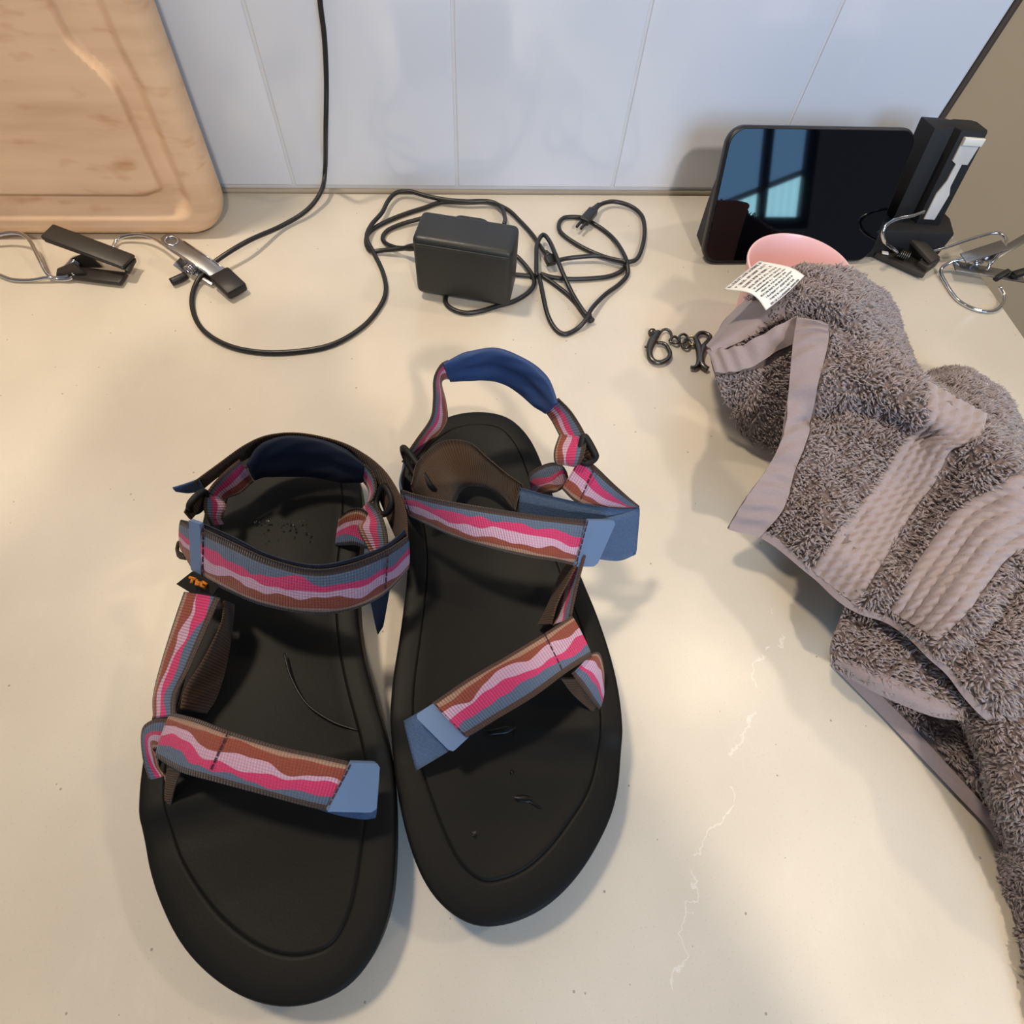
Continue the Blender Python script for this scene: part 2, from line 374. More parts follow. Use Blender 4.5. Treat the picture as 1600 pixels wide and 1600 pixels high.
# view outside: pale sunlit house front under a sloping roof, blue sky above
edge = dm.math('ADD', 0.49, dm.math('MULTIPLY', dm.math('SUBTRACT', g.outputs[0], 1.26), 0.36))
sky = dm.math('GREATER_THAN', g.outputs[2], edge); eave = dm.math('MULTIPLY', sky, dm.math('LESS_THAN', g.outputs[2], dm.math('ADD', edge, 0.03)))
strp = dm.math('MULTIPLY', dm.math('ADD', dm.math('SINE', dm.math('MULTIPLY', g.outputs[0], 150.0)), 1.0), 0.12)
col = dm.mix(sky, dm.mix(strp, (0.62, 1.25, 1.5, 1), (0.3, 0.7, 0.9, 1)), (0.12, 0.26, 0.46, 1)); col = dm.mix(eave, col, (0.02, 0.03, 0.05, 1))
dm.set(color=(0, 0, 0, 1), emit=col, estr=10.0)
for x0, x1 in ((wx0, wm - .02), (wm + .02, wx1)):
    box_part('pane', (x0, WY0 - 0.02, wz0), (x1, WY0 - 0.014, wz1), dm.m, win)
# ------------------------------------------------------------------ sandals
def sole(parent, outline_px, spine_px, ztop=0.026, heel_up=0.004, mats=None):
    """outsole with rounded rim and a footbed with a groove running round inside the rim"""
    O = catmull([W(x, y, ztop) for x, y in outline_px], 200, closed=True)
    for _ in range(5): O = (np.roll(O, 1, 0) + O * 2 + np.roll(O, -1, 0)) / 4
    toe, heel = W(*spine_px[0], ztop), W(*spine_px[1], ztop)
    sp = catmull([W(x, y, ztop) for x, y in spine_px], 120)
    ax = heel - toe; Lh = np.linalg.norm(ax); ax /= Lh
    # nearest spine point for each outline point, then monotone smoothing
    j = np.array([np.argmin(np.linalg.norm(sp[:, :2] - o[:2], axis=1)) for o in O])
    Sx = sp[j].copy()
    for _ in range(6): Sx = (np.roll(Sx, 1, 0) + Sx * 2 + np.roll(Sx, -1, 0)) / 4
    def t_of(p): return np.clip(((p - toe) @ ax) / Lh, -0.25, 1.25)
    gr = 0.80 + 0.42 * np.clip((0.25 - t_of(O)) / 0.45, 0, 1)
    for _ in range(60): gr = (np.roll(gr, 1) + gr * 2 + np.roll(gr, -1)) / 4
    def zt(p):
        t = t_of(p); t = np.asarray(t)
        return ztop + heel_up * np.clip((t - 0.45) / 0.4, 0, 1) ** 2 * 1.0 - 0.0015 * np.clip(0.3 - t, 0, 1)
    D = np.linalg.norm(Sx - O, axis=1)
    dirn = (Sx - O) / D[:, None]
    _T = np.roll(O, -1, 0) - np.roll(O, 1, 0); nrm = np.c_[-_T[:, 1], _T[:, 0], np.zeros(len(O))]; nrm /= np.linalg.norm(nrm, axis=1)[:, None]
    if np.sum(nrm * dirn) < 0: nrm = -nrm
    for _ in range(8): nrm = (np.roll(nrm, 1, 0) + nrm * 2 + np.roll(nrm, -1, 0)) / 4
    def ring(d, dz):
        if d > 0.002: d = d * gr
        P = O + nrm * np.broadcast_to(d, (len(O),))[:, None]; P[:, 2] = zt(P) + dz; return P
    rings = []
    low = O - dirn * 0.0; low = low + dirn * 0.004
    for frac, inn in ((0.0, 0.0060), (0.03, 0.0045), (0.10, 0.0040), (0.32, 0.0030)):
        P = O + dirn * inn; P[:, 2] = zt(P) * frac; rings.append(P)
    nside = len(rings)
    P = O + dirn * 0.0012; P[:, 2] = zt(P) * 0.42; rings.append(P)       # rebate between outsole and footbed
    P = O + dirn * 0.0002; P[:, 2] = zt(P) * 0.50; rings.append(P)
    for d, dz in ((0, -0.0035), (0, -0.0016), (0.0006, -0.0005), (0.0018, 0.0), (0.006, 0.0003), (0.0116, 0.0), (0.0126, -0.0001), (0.0129, -0.0006), (0.0132, -0.0005), (0.0136, 0.0001), (0.0142, 0.0001)):
        rings.append(ring(d, dz))
    g0 = 0.0142 * gr; rem = np.maximum(D - g0, 0.001)
    for fr in (0.12, 0.25, 0.4, 0.55, 0.7, 0.85, 0.98):
        P = (O + nrm * g0[:, None]) * (1 - fr) + Sx * fr
        t = t_of(P); cup = 0.0028 * np.clip((t - 0.6) / 0.3, 0, 1) + 0.0012
        P = P.copy(); P[:, 2] = zt(P) - 0.0001 - cup * math.sin(fr * math.pi / 2); rings.append(P)
    n = len(O); V = np.vstack(rings)
    def strip(lo, hi): return [[i * n + k, i * n + (k + 1) % n, (i + 1) * n + (k + 1) % n, (i + 1) * n + k] for i in range(lo, hi) for k in range(n)]
    f_out = strip(0, 5); f_top = strip(5, len(rings) - 1)
    last = (len(rings) - 1) * n
    # close the sliver along the spine
    f_top.append([last + k for k in range(n)])
    f_out.append([k for k in range(n)][::-1])
    ctr = O[:, :2].mean(0)
    cw = np.sum(O[:, 0] * np.roll(O[:, 1], -1) - np.roll(O[:, 0], -1) * O[:, 1]) < 0
    if cw: f_out = [q[::-1] for q in f_out]; f_top = [q[::-1] for q in f_top]
    def sub(fs):
        ids = sorted({i for q in fs for i in q}); mp = {a: b for b, a in enumerate(ids)}
        return V[ids], [[mp[i] for i in q] for q in fs]
    link_mesh('outsole', *sub(f_out), M['rubber2'], parent, auto=50)
    fb = link_mesh('footbed', *sub(f_top), M['rubber'], parent, auto=60)
    def top(px, py, lift=0.0):
        p = W(px, py, ztop)
        for _ in range(3): p = W(px, py, float(zt(p)) - 0.001)
        p[2] += lift; return p
    return fb, top, zt
def line_on(name, parent, pts, r, mat): return link_mesh(name, *tube(pts, r, 6), mat, parent)
def stitch_row(parent, a, b, nst=7, r=0.00035, lift=(0, 0, 0.0011)):
    a, b, l = np.array(a), np.array(b), np.array(lift); parts = []
    for k in range(nst):
        p = a + (b - a) * (k + 0.12) / nst + l; q = a + (b - a) * (k + 0.88) / nst + l; parts.append(tube([p, (p + q) / 2 + l * 0.3, q], r, 5, raw=True))
    mid = (a + b) / 2; org = np.array(parent['_org']); best = None
    for o in parent.children:
        if o.name.split('.')[0] in ('toe_strap', 'instep_strap', 'collar_strap'):
            co = np.empty(len(o.data.vertices) * 3); o.data.vertices.foreach_get('co', co); d = np.linalg.norm(co.reshape(-1, 3) + org - mid, axis=1).min()
            if best is None or d < best[0]: best = (d, o)
    link_mesh('stitching', *join(*parts), M['stitch'], best[1] if best else parent)
SM = {k: strap_mat('striped_webbing_%d' % k, k, rev) for k, rev in ((1, False), (2, True), (3, False), (4, True), (5, False), (6, False))}
def tab(name, parent, corners, mat, thick=0.0016, nu=10, nv=8, sag=0.0, rr=0.18):
    """flat flexible tab over four world corners (a->b along, a->d across) with rounded far end"""
    a, b, c, d = [np.array(p, float) for p in corners]; V = []; Fc = []
    N = np.cross(b - a, d - a); N /= np.linalg.norm(N)
    if N[2] < 0: N = -N
    for s in (1, -1):
        for i in range(nu + 1):
            u = i / nu
            for k in range(nv + 1):
                v = k / nv; vv = v
                cu = max(0.0, (u - (1 - rr)) / rr); sq = 1 - 0.16 * (1 - math.sqrt(max(0, 1 - cu * cu)))
                vv = 0.5 + (v - 0.5) * sq
                V.append(a * (1 - u) * (1 - vv) + b * u * (1 - vv) + c * u * vv + d * (1 - u) * vv + N * (s * thick / 2 + sag * math.sin(u * math.pi)))
    m = (nu + 1) * (nv + 1)
    for i in range(nu):
        for k in range(nv):
            q = i * (nv + 1) + k; f = [q, q + 1, q + nv + 2, q + nv + 1]; Fc.append(f); Fc.append([x + m for x in f][::-1])
    for i in range(nu):
        for k in (0, nv): q = i * (nv + 1) + k; Fc.append([q, q + nv + 1, q + nv + 1 + m, q + m])
    for i in (0, nu):
        for k in range(nv): q = i * (nv + 1) + k; Fc.append([q, q + 1, q + 1 + m, q + m])
    bm = bmesh.new(); vs = [bm.verts.new(v) for v in V]
    for f in Fc:
        try: bm.faces.new([vs[x] for x in f])
        except ValueError: pass
    bmesh.ops.recalc_face_normals(bm, faces=bm.faces[:])
    return link_mesh(name, *bm_data(bm), mat, parent, auto=40)
def pad(parent, st, name='heel_pad', thick=0.0055, mat=None):
    """soft sleeve: fat oval ribbon, slightly wider than the webbing, with gathered ends"""
    C = np.array([np.r_[a, b] for a, b in st]); mid = (C[:, :3] + C[:, 3:]) / 2
    Q = catmull(np.hstack([mid, C]), 60)[:, 3:]; A, B = Q[:, :3], Q[:, 3:]; mid = (A + B) / 2
    T = np.gradient(mid, axis=0); T /= np.linalg.norm(T, axis=1)[:, None]
    Wd = (B - A) / 2; N = np.cross(T, Wd); N /= np.linalg.norm(N, axis=1)[:, None]
    V = []; k = 40
    for i in range(60):
        e = min(i, 59 - i) / 59; sc = 0.86 + 0.2 * min(1, e * 6); th = thick / 2 * (0.55 + 0.45 * min(1, e * 5))
        for j in range(k):
            a = 2 * math.pi * j / k; ca, sa = math.cos(a), math.sin(a)
            sgn = lambda x, p: math.copysign(abs(x) ** p, x)
            V.append(mid[i] + Wd[i] * sgn(ca, 0.8) * sc + N[i] * (sgn(sa, 0.7) * th * (1 + 0.10 * math.sin(i * 0.35 + j)) * (1 - 0.62 * math.exp(-(ca / 0.2) ** 2) * min(1, e * 5))))
    Fc = [[i * k + j, i * k + (j + 1) % k, (i + 1) * k + (j + 1) % k, (i + 1) * k + j] for i in range(59) for j in range(k)] + [list(range(k))[::-1], [59 * k + j for j in range(k)]]
    o = link_mesh(name, V, Fc, mat or M['navy'], parent, auto=60)
    # seam along the middle of the inner face
    s = np.array([mid[i] - N[i] * thick * 0.0 for i in range(60)])
    return o

# ---- right-hand sandal (strap loops open)
SB = thing('sandal', 'right sandal of the pair, heel loop standing up and upper strap end sticking out', 'sandal', W(790, 1050, 0.0), 'pair of black sandals with pink striped straps')
OB = [(755, 648), (795, 657), (828, 690), (852, 745), (880, 830), (905, 900), (932, 965), (956, 1040), (969, 1110), (971, 1180), (964, 1250), (945, 1302), (910, 1362), (868, 1408), (828, 1434), (790, 1447), (750, 1451), (712, 1435), (675, 1400), (648, 1348), (626, 1270), (612, 1170), (613, 1080), (628, 980), (638, 880), (630, 800), (628, 735), (650, 690), (690, 660), (722, 650)]
fbB, topB, ztB = sole(SB, OB, [(795, 1250), (800, 1120), (785, 980), (765, 860), (750, 760)])
# forefoot band
a_ = ribbon('toe_strap', PS((893, 962, .053, 925, 1026, .050), (850, 990, .058, 888, 1049, .055), (790, 1026, .060, 835, 1088, .056), (735, 1058, .058, 782, 1120, .053), (676, 1098, .052, 729, 1152, .048)), [SM[4], M['brown']], SB, crown=0.0006, flip=True, uoff=.3)
tb = tab('hook_tab', SB, [W(681, 1096, .0505), W(648, 1118, .0485), W(706, 1176, .0445), W(732, 1152, .0470)], M['hook'], 0.002)
ribbon('toe_strap_tail', PS((720, 1075, .048, 770, 1128, .044), (676, 1100, .0470, 727, 1156, .043), (645, 1118, .0425, 694, 1178, .0385), (631, 1126, .0370, 651, 1204, .0335)), [M['loop'], M['loop']], SB)
stitch_row(SB, W(680, 1101, .0515), W(727, 1150, .048)); stitch_row(SB, W(850, 990, .0585), W(878, 1048, .0555), 6)
# folded piece at the outer forefoot that goes into the sole
ribbon('side_strap', PS((893, 1052, .050, 922, 1022, .0500), (908, 1072, .046, 936, 1020, .047), (925, 1095, .036, 943, 1045, .040), (941, 1114, .0265, 943, 1080, .0290)), [SM[3], M['brown']], SB, flip=False, uoff=.1)
ribbon('side_strap', PS((876, 1060, .046, 905, 1060, .044), (895, 1085, .038, 920, 1085, .036), (925, 1112, .029, 940, 1106, .0275)), [M['brown'], M['brown']], SB)
# strap from forefoot up to the ankle, outer side
ribbon('side_strap', PS((892, 968, .051, 864, 978, .048), (896, 945, .053, 871, 960, .043), (905, 905, .058, 880, 920, .044), (915, 868, .064, 888, 885, .050)), [SM[1], M['brown']], SB, flip=True, uoff=.2)
ribbon('side_strap', PS((862, 975, .049, 840, 976, .032), (872, 940, .052, 856, 945, .035), (896, 893, .060, 874, 900, .040), (910, 862, .062, 885, 880, .042)), [M['brown'], M['brown']], SB)
# instep band, top layer
ribbon('instep_strap', PS((627, 765, .070, 640, 806, .056), (655, 774, .074, 664, 818, .058), (700, 783, .078, 711, 839, .062), (760, 793, .080, 775, 858, .066), (820, 802, .080, 832, 871, .067), (870, 808, .078, 870, 877, .064), (922, 813, .074, 899, 884, .058)), [SM[5], M['brown']], SB, crown=0.0005, flip=True, uoff=0.0)
tab('hook_tab', SB, [W(918, 812, .0755), W(962, 812, .070), W(930, 884, .054), W(896, 884, .0595)], M['hook'], 0.0022)
stitch_row(SB, W(918, 815, .0765), W(901, 880, .061), 7); stitch_row(SB, W(629, 768, .073), W(642, 806, .060), 5)
# lower layer: brown back, then blue loop tape, out to the tip on the right and round
ribbon('instep_strap_tail', PS((642, 757, .064, 656, 800, .048), (652, 722, .060, 700, 800, .040), (690, 690, .058, 722, 765, .035), (735, 692, .058, 742, 760, .034), (770, 722, .060, 775, 770, .036), (815, 758, .064, 808, 800, .046)), [M['brown'], M['brown']], SB, wob=0.0006)
ribbon('instep_strap_tail', PS((812, 762, .066, 812, 815, .052), (860, 775, .067, 860, 822, .054), (920, 788, .068, 915, 840, .052), (965, 795, .066, 950, 862, .046), (998, 794, .062, 990, 868, .040)), [M['loop'], M['loop']], SB, flip=True)
ribbon('instep_strap_tail', PS((999, 794, .0615, 993, 866, .040), (975, 802, .064, 966, 876, .041), (938, 812, .066, 925, 872, .044)), [M['loop'], M['loop']], SB)
# from the tip back up to the ring, patterned inside
ribbon('collar_strap', PS((908, 712, .086, 878, 764, .070), (930, 728, .084, 898, 783, .068), (958, 755, .078, 925, 793, .064), (982, 777, .071, 965, 797, .060), (999, 791, .0625, 996, 801, .053)), [SM[5], M['brown']], SB, flip=True, uoff=.13)
stitch_row(SB, W(929, 733, .0842), W(906, 783, .068), 6)
# fold rising from the sole, through the ring
ribbon('collar_strap', PS((830, 762, .036, 836, 778, .028), (828, 740, .052, 848, 772, .042), (855, 724, .064, 872, 768, .056), (878, 726, .070, 888, 755, .062), (886, 745, .066, 892, 768, .052)), [SM[3], M['brown']], SB, flip=True, uoff=.33)
ribbon('collar_strap', PS((916, 684, .092, 874, 680, .084), (915, 700, .091, 866, 704, .083), (908, 722, .087, 867, 722, .079), (900, 728, .080, 875, 724, .073)), [SM[3], M['brown']], SB, flip=False, uoff=.26)
link_mesh('strap_ring', *tube([W(914, 682, .093), W(928, 705, .090), (W(930, 716, .087)), W(916, 724, .084), W(904, 715, .085), W(909, 692, .091)], 0.0016, 8, closed=True), M['blackplastic'], SB)
ribbon('collar_strap', PS((912, 678, .090, 900, 684, .084), (926, 702, .089, 912, 712, .083), (930, 722, .084, 918, 726, .079)), [M['brown'], M['brown']], SB)
# heel loop
ribbon('heel_strap', PS((872, 622, .098, 850, 640, .083), (890, 640, .096, 862, 657, .083), (904, 660, .094, 870, 672, .083), (915, 680, .092, 876, 684, .083)), [SM[5], M['brown']], SB, flip=True, uoff=.07)
pad(SB, PS((692, 566, .098, 704, 598, .080), (730, 553, .101, 740, 592, .080), (775, 547, .103, 778, 594, .080), (822, 565, .103, 812, 612, .080), (856, 594, .101, 838, 636, .081), (872, 628, .098, 852, 648, .083)))
ribbon('heel_strap', PS((700, 563, .097, 708, 594, .083), (688, 570, .095, 696, 592, .083), (678, 592, .088, 690, 600, .074), (677, 625, .074, 697, 630, .064), (672, 655, .060, 698, 660, .052), (648, 690, .048, 676, 690, .040), (628, 722, .040, 650, 716, .030)), [SM[1], M['brown']], SB, flip=True, uoff=.4)
# black plastic loop on the inner side
link_mesh('strap_loop', *tube([W(632, 700, .055), W(650, 722, .056), W(672, 758, .052), W(680, 768, .044), W(662, 762, .040), W(640, 728, .042), W(630, 706, .047)], 0.0017, 8, closed=True), M['blackplastic'], SB)
ribbon('side_strap', PS((632, 725, .050, 630, 745, .028), (625, 750, .060, 628, 775, .032), (630, 775, .064, 634, 800, .034)), [M['brown'], M['loop']], SB)
# water on the footbed
def water(parent, top, px, py, rx, ry, rot, mat, jag=0.35, h=0.00012, seed=0):
    rg = np.random.default_rng(seed); n = 28; c = top(px, py, 0.0003); pts = []
    am = rg.normal(0, 1, 5)
    for k in range(n):
        a = 2 * math.pi * k / n; r = 1 + jag * (am[0] * math.cos(2 * a + am[1]) * 0.5 + am[2] * math.cos(5 * a + am[3]) * 0.35)
        r = max(0.25, r); x, y = rx * r * math.cos(a), ry * r * math.sin(a); cr, sr = math.cos(rot), math.sin(rot)
        pts.append((x * cr - y * sr, x * sr + y * cr))
    V = [c + (0, 0, h)] + [c + (x * .7, y * .7, h * .8) for x, y in pts] + [c + (x, y, -0.0004) for x, y in pts]
    Fc = [[0, 1 + k, 1 + (k + 1) % n] for k in range(n)] + [[1 + k, 1 + n + k, 1 + n + (k + 1) % n, 1 + (k + 1) % n] for k in range(n)]
    return V, Fc
for k, (x, y, rx, ry, ro) in enumerate([(783, 1141, .0065, .0017, .1), (818, 1248, .0042, .0016, -.1), (838, 1259, .004, .0006, -.6), (718, 1324, .0050, .0009, -.15), (742, 1304, .0022, .0018, 0), (669, 1313, .0010, .0042, .25), (657, 1319, .0030, .0006, -.3), (692, 1364, .0032, .0018, .3), (705, 1382, .0012, .0042, .5), (800, 1207, .0010, .0009, 0)]):
    link_mesh('wet_patch', *water(SB, topB, x, y, rx, ry, ro, None, seed=k), M['wet'], SB)

# ---- left-hand sandal (straps closed)
SA = thing('sandal', 'left sandal of the pair, straps wrapped closed, black tag at its ankle band', 'sandal', W(430, 1150, 0.0), 'pair of black sandals with pink striped straps')
OA = [(470, 692), (520, 697), (552, 722), (566, 770), (566, 830), (560, 890), (560, 950), (568, 1020), (584, 1085), (606, 1160), (616, 1240), (617, 1330), (611, 1410), (590, 1480), (552, 1538), (503, 1566), (455, 1577), (415, 1574), (366, 1556), (314, 1518), (274, 1470), (245, 1408), (228, 1345), (221, 1275), (227, 1195), (245, 1110), (272, 1020), (296, 940), (312, 860), (330, 780), (365, 725), (415, 698)]
fbA, topA, ztA = sole(SA, OA, [(425, 1340), (415, 1200), (425, 1050), (440, 920), (452, 800)])
link_mesh('footbed_groove', *tube([topA(445, 1022, .0012), topA(456, 1060, .0012), topA(480, 1100, .0012), topA(520, 1128, .0012), topA(560, 1142, .0012)], 0.0005, 6), M['rubbertip'], SA)
# forefoot band
ribbon('toe_strap', PS((268, 1113, .050, 244, 1183, .040), (310, 1124, .057, 283, 1206, .049), (357, 1142, .061, 335, 1221, .055), (436, 1166, .063, 424, 1245, .056), (500, 1180, .061, 480, 1260, .054), (553, 1192, .057, 526, 1270, .050)), [SM[4], M['brown']], SA, crown=0.0006, flip=True, uoff=.55)
tab('hook_tab', SA, [W(549, 1190, .0590), W(592, 1191, .0508), W(586, 1268, .0440), W(511, 1266, .0540)], M['hook'], 0.0022)
ribbon('toe_strap_tail', PS((500, 1190, .055, 490, 1262, .048), (545, 1196, .051, 530, 1274, .0445), (580, 1204, .045, 566, 1280, .039), (592, 1208, .040, 586, 1278, .035)), [M['loop'], M['hook']], SA, flip=True)
stitch_row(SA, W(359, 1143, .062), W(331, 1203, .0565), 6); stitch_row(SA, W(549, 1194, .0588), W(515, 1259, .053), 7)
# outer forefoot fold down into the sole
ribbon('side_strap', PS((264, 1122, .048, 256, 1170, .040), (240, 1124, .046, 240, 1170, .036), (222, 1140, .040, 246, 1180, .034), (223, 1185, .034, 250, 1200, .030), (236, 1225, .029, 262, 1215, .029), (256, 1268, .0255, 268, 1255, .0265)), [SM[6], M['brown']], SA, flip=True, uoff=.7)
ribbon('side_strap', PS((262, 1200, .040, 283, 1203, .046), (258, 1232, .032, 272, 1235, .036), (258, 1262, .0265, 266, 1262, .0280)), [M['brown'], M['brown']], SA)
# outer side strap from forefoot to ankle
ribbon('side_strap', PS((288, 925, .056, 344, 934, .062), (272, 972, .054, 322, 985, .060), (254, 1030, .050, 296, 1045, .056), (240, 1085, .046, 276, 1085, .052), (240, 1122, .044, 274, 1118, .050)), [SM[2], M['brown']], SA, flip=False, crown=0.0008, uoff=.21)
ribbon('side_strap', PS((350, 938, .058, 366, 945, .034), (345, 975, .056, 362, 990, .034), (318, 1030, .054, 352, 1045, .034), (290, 1075, .052, 338, 1090, .030), (282, 1108, .050, 322, 1115, .030)), [M['brown'], M['brown']], SA)
# ankle band, front
ribbon('instep_strap', PS((283, 812, .066, 284, 860, .050), (301, 818, .071, 310, 898, .052), (361, 846, .077, 362, 926, .058), (418, 872, .080, 412, 946, .062), (487, 889, .082, 488, 959, .063), (545, 882, .081, 548, 953, .062), (602, 860, .077, 598, 930, .058), (637, 838, .072, 637, 890, .054)), [SM[5], M['brown']], SA, crown=0.0006, flip=True, uoff=.62)
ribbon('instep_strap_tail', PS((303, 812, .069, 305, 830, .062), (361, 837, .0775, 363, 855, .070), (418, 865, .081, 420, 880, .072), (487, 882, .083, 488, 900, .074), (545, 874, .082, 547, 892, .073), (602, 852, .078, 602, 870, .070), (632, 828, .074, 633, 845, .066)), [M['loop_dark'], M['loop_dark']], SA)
tab('hook_tab', SA, [W(298, 812, .073), W(300, 812, .073) + (W(314, 818, .0745) - W(298, 812, .073)), W(317, 905, .0535), W(301, 888, .0535)], M['hook'], 0.0022)
stitch_row(SA, W(319, 822, .0755), W(318, 904, .0545), 7); stitch_row(SA, W(607, 862, .079), W(603, 922, .0605), 6)
ribbon('collar_strap', PS((279, 845, .052, 277, 862, .040), (276, 858, .050, 280, 872, .040), (288, 868, .048, 292, 874, .040)), [M['brown'], M['brown']], SA)
# brand-less cloth tag below the band
tg = tab('cloth_tag', SA, [W(301, 893, .0560), W(343, 916, .0580), W(326, 942, .0500), W(277, 912, .0480)], M['darkcloth'], 0.0012)
og = []
for pts in ([(296, 902), (306, 905)], [(301, 904), (299, 911)], [(308, 906), (306, 913), (312, 914)], [(308, 910), (313, 911)], [(316, 909), (323, 913), (321, 919), (314, 915), (316, 909)]):
    og.append(tube([W(x, y, .0572) for x, y in pts], 0.0007, 6, raw=True))
link_mesh('tag_print', *join(*og), M['orange'], tg)
# right side: brown inner face going round behind the heel, down to the tail
ribbon('collar_strap', PS((637, 840, .071, 630, 890, .050), (634, 800, .072, 622, 850, .050), (622, 768, .072, 606, 812, .050), (600, 735, .071, 590, 775, .050), (570, 710, .070, 562, 738, .050), (530, 690, .069, 528, 712, .049), (470, 677, .069, 470, 700, .049), (420, 680, .069, 422, 704, .049), (382, 696, .068, 388, 715, .050), (340, 726, .066, 350, 738, .052), (303, 753, .064, 312, 768, .050)), [M['brown'], M['brown']], SA)
ribbon('strap_tail', PS((312, 748, .064, 320, 765, .052), (290, 756, .064, 296, 770, .053), (270, 762, .065, 274, 768, .062)), [M['loop'], M['loop']], SA)
pad(SA, PS((386, 722, .066, 398, 752, .050), (405, 698, .069, 418, 744, .048), (445, 684, .071, 455, 742, .046), (495, 688, .071, 498, 744, .046), (538, 704, .070, 535, 752, .048), (570, 724, .068, 566, 756, .050)), mat=M['navy_shaded'])
ribbon('heel_strap', PS((374, 718, .064, 396, 752, .049), (352, 736, .063, 376, 770, .047), (333, 756, .061, 354, 778, .046), (322, 772, .060, 346, 784, .046)), [SM[5], M['brown']], SA, flip=False, uoff=.48)
ribbon('collar_strap', PS((322, 766, .061, 340, 770, .048), (318, 790, .060, 353, 790, .049), (322, 806, .058, 346, 808, .047), (330, 822, .050, 350, 818, .038)), [SM[5], M['brown']], SA, flip=True, uoff=.51)
link_mesh('strap_ring', *tube([W(296, 790, .066), W(306, 776, .067), W(318, 768, .064), W(322, 778, .058), W(312, 796, .056), W(300, 800, .058)], 0.0016, 8, closed=True), M['blackplastic'], SA)
ribbon('collar_strap', PS((288, 800, .064, 298, 812, .058), (300, 778, .066, 312, 798, .055), (316, 766, .064, 326, 790, .050)), [M['brown'], M['brown']], SA)
ribbon('heel_strap', PS((570, 724, .068, 562, 746, .050), (582, 738, .066, 574, 762, .050), (588, 760, .064, 577, 775, .049), (582, 782, .060, 572, 790, .047)), [SM[1], M['brown']], SA, flip=True, uoff=.9)
ribbon('collar_strap', PS((578, 782, .058, 566, 796, .042), (594, 800, .060, 566, 815, .046), (604, 830, .062, 560, 826, .046), (606, 858, .060, 580, 866, .044)), [SM[5], M['brown']], SA, flip=True, uoff=.77)
ribbon('collar_strap', PS((530, 808, .046, 524, 852, .030), (548, 796, .050, 540, 852, .034), (566, 795, .052, 556, 852, .036), (585, 812, .052, 580, 860, .036)), [SM[2], M['brown']], SA, flip=True, uoff=.14)
link_mesh('strap_ring', *tube([W(602, 760, .066), W(612, 780, .066), W(606, 800, .062), W(594, 802, .058), W(588, 785, .058), W(594, 766, .062)], 0.0016, 8, closed=True), M['blackplastic'], SA)
# hanging tail of the band on the inner side
tab('strap_tail', SA, [W(578, 930, .050), W(590, 990, .030), W(600, 975, .030), W(609, 922, .052)], M['navy_shaded'], 0.003, rr=0.5)
dd = []
for k in range(34):
    x, y = (RNG.uniform(398, 482), 815 + RNG.normal(0, 1.5)) if k < 16 else (RNG.uniform(404, 486), RNG.uniform(818, 845))
    c = topA(x, y, .0004); r = RNG.uniform(.0003, .0007)
    v, f = lathe([(r, 0), (r * .8, r * .5), (r * .3, r * .8), (0.00001, r * .82)], 8, c); dd.append((v, f))
tag(link_mesh('water_droplets', *join(*dd), M['water'], SA), kind='stuff')
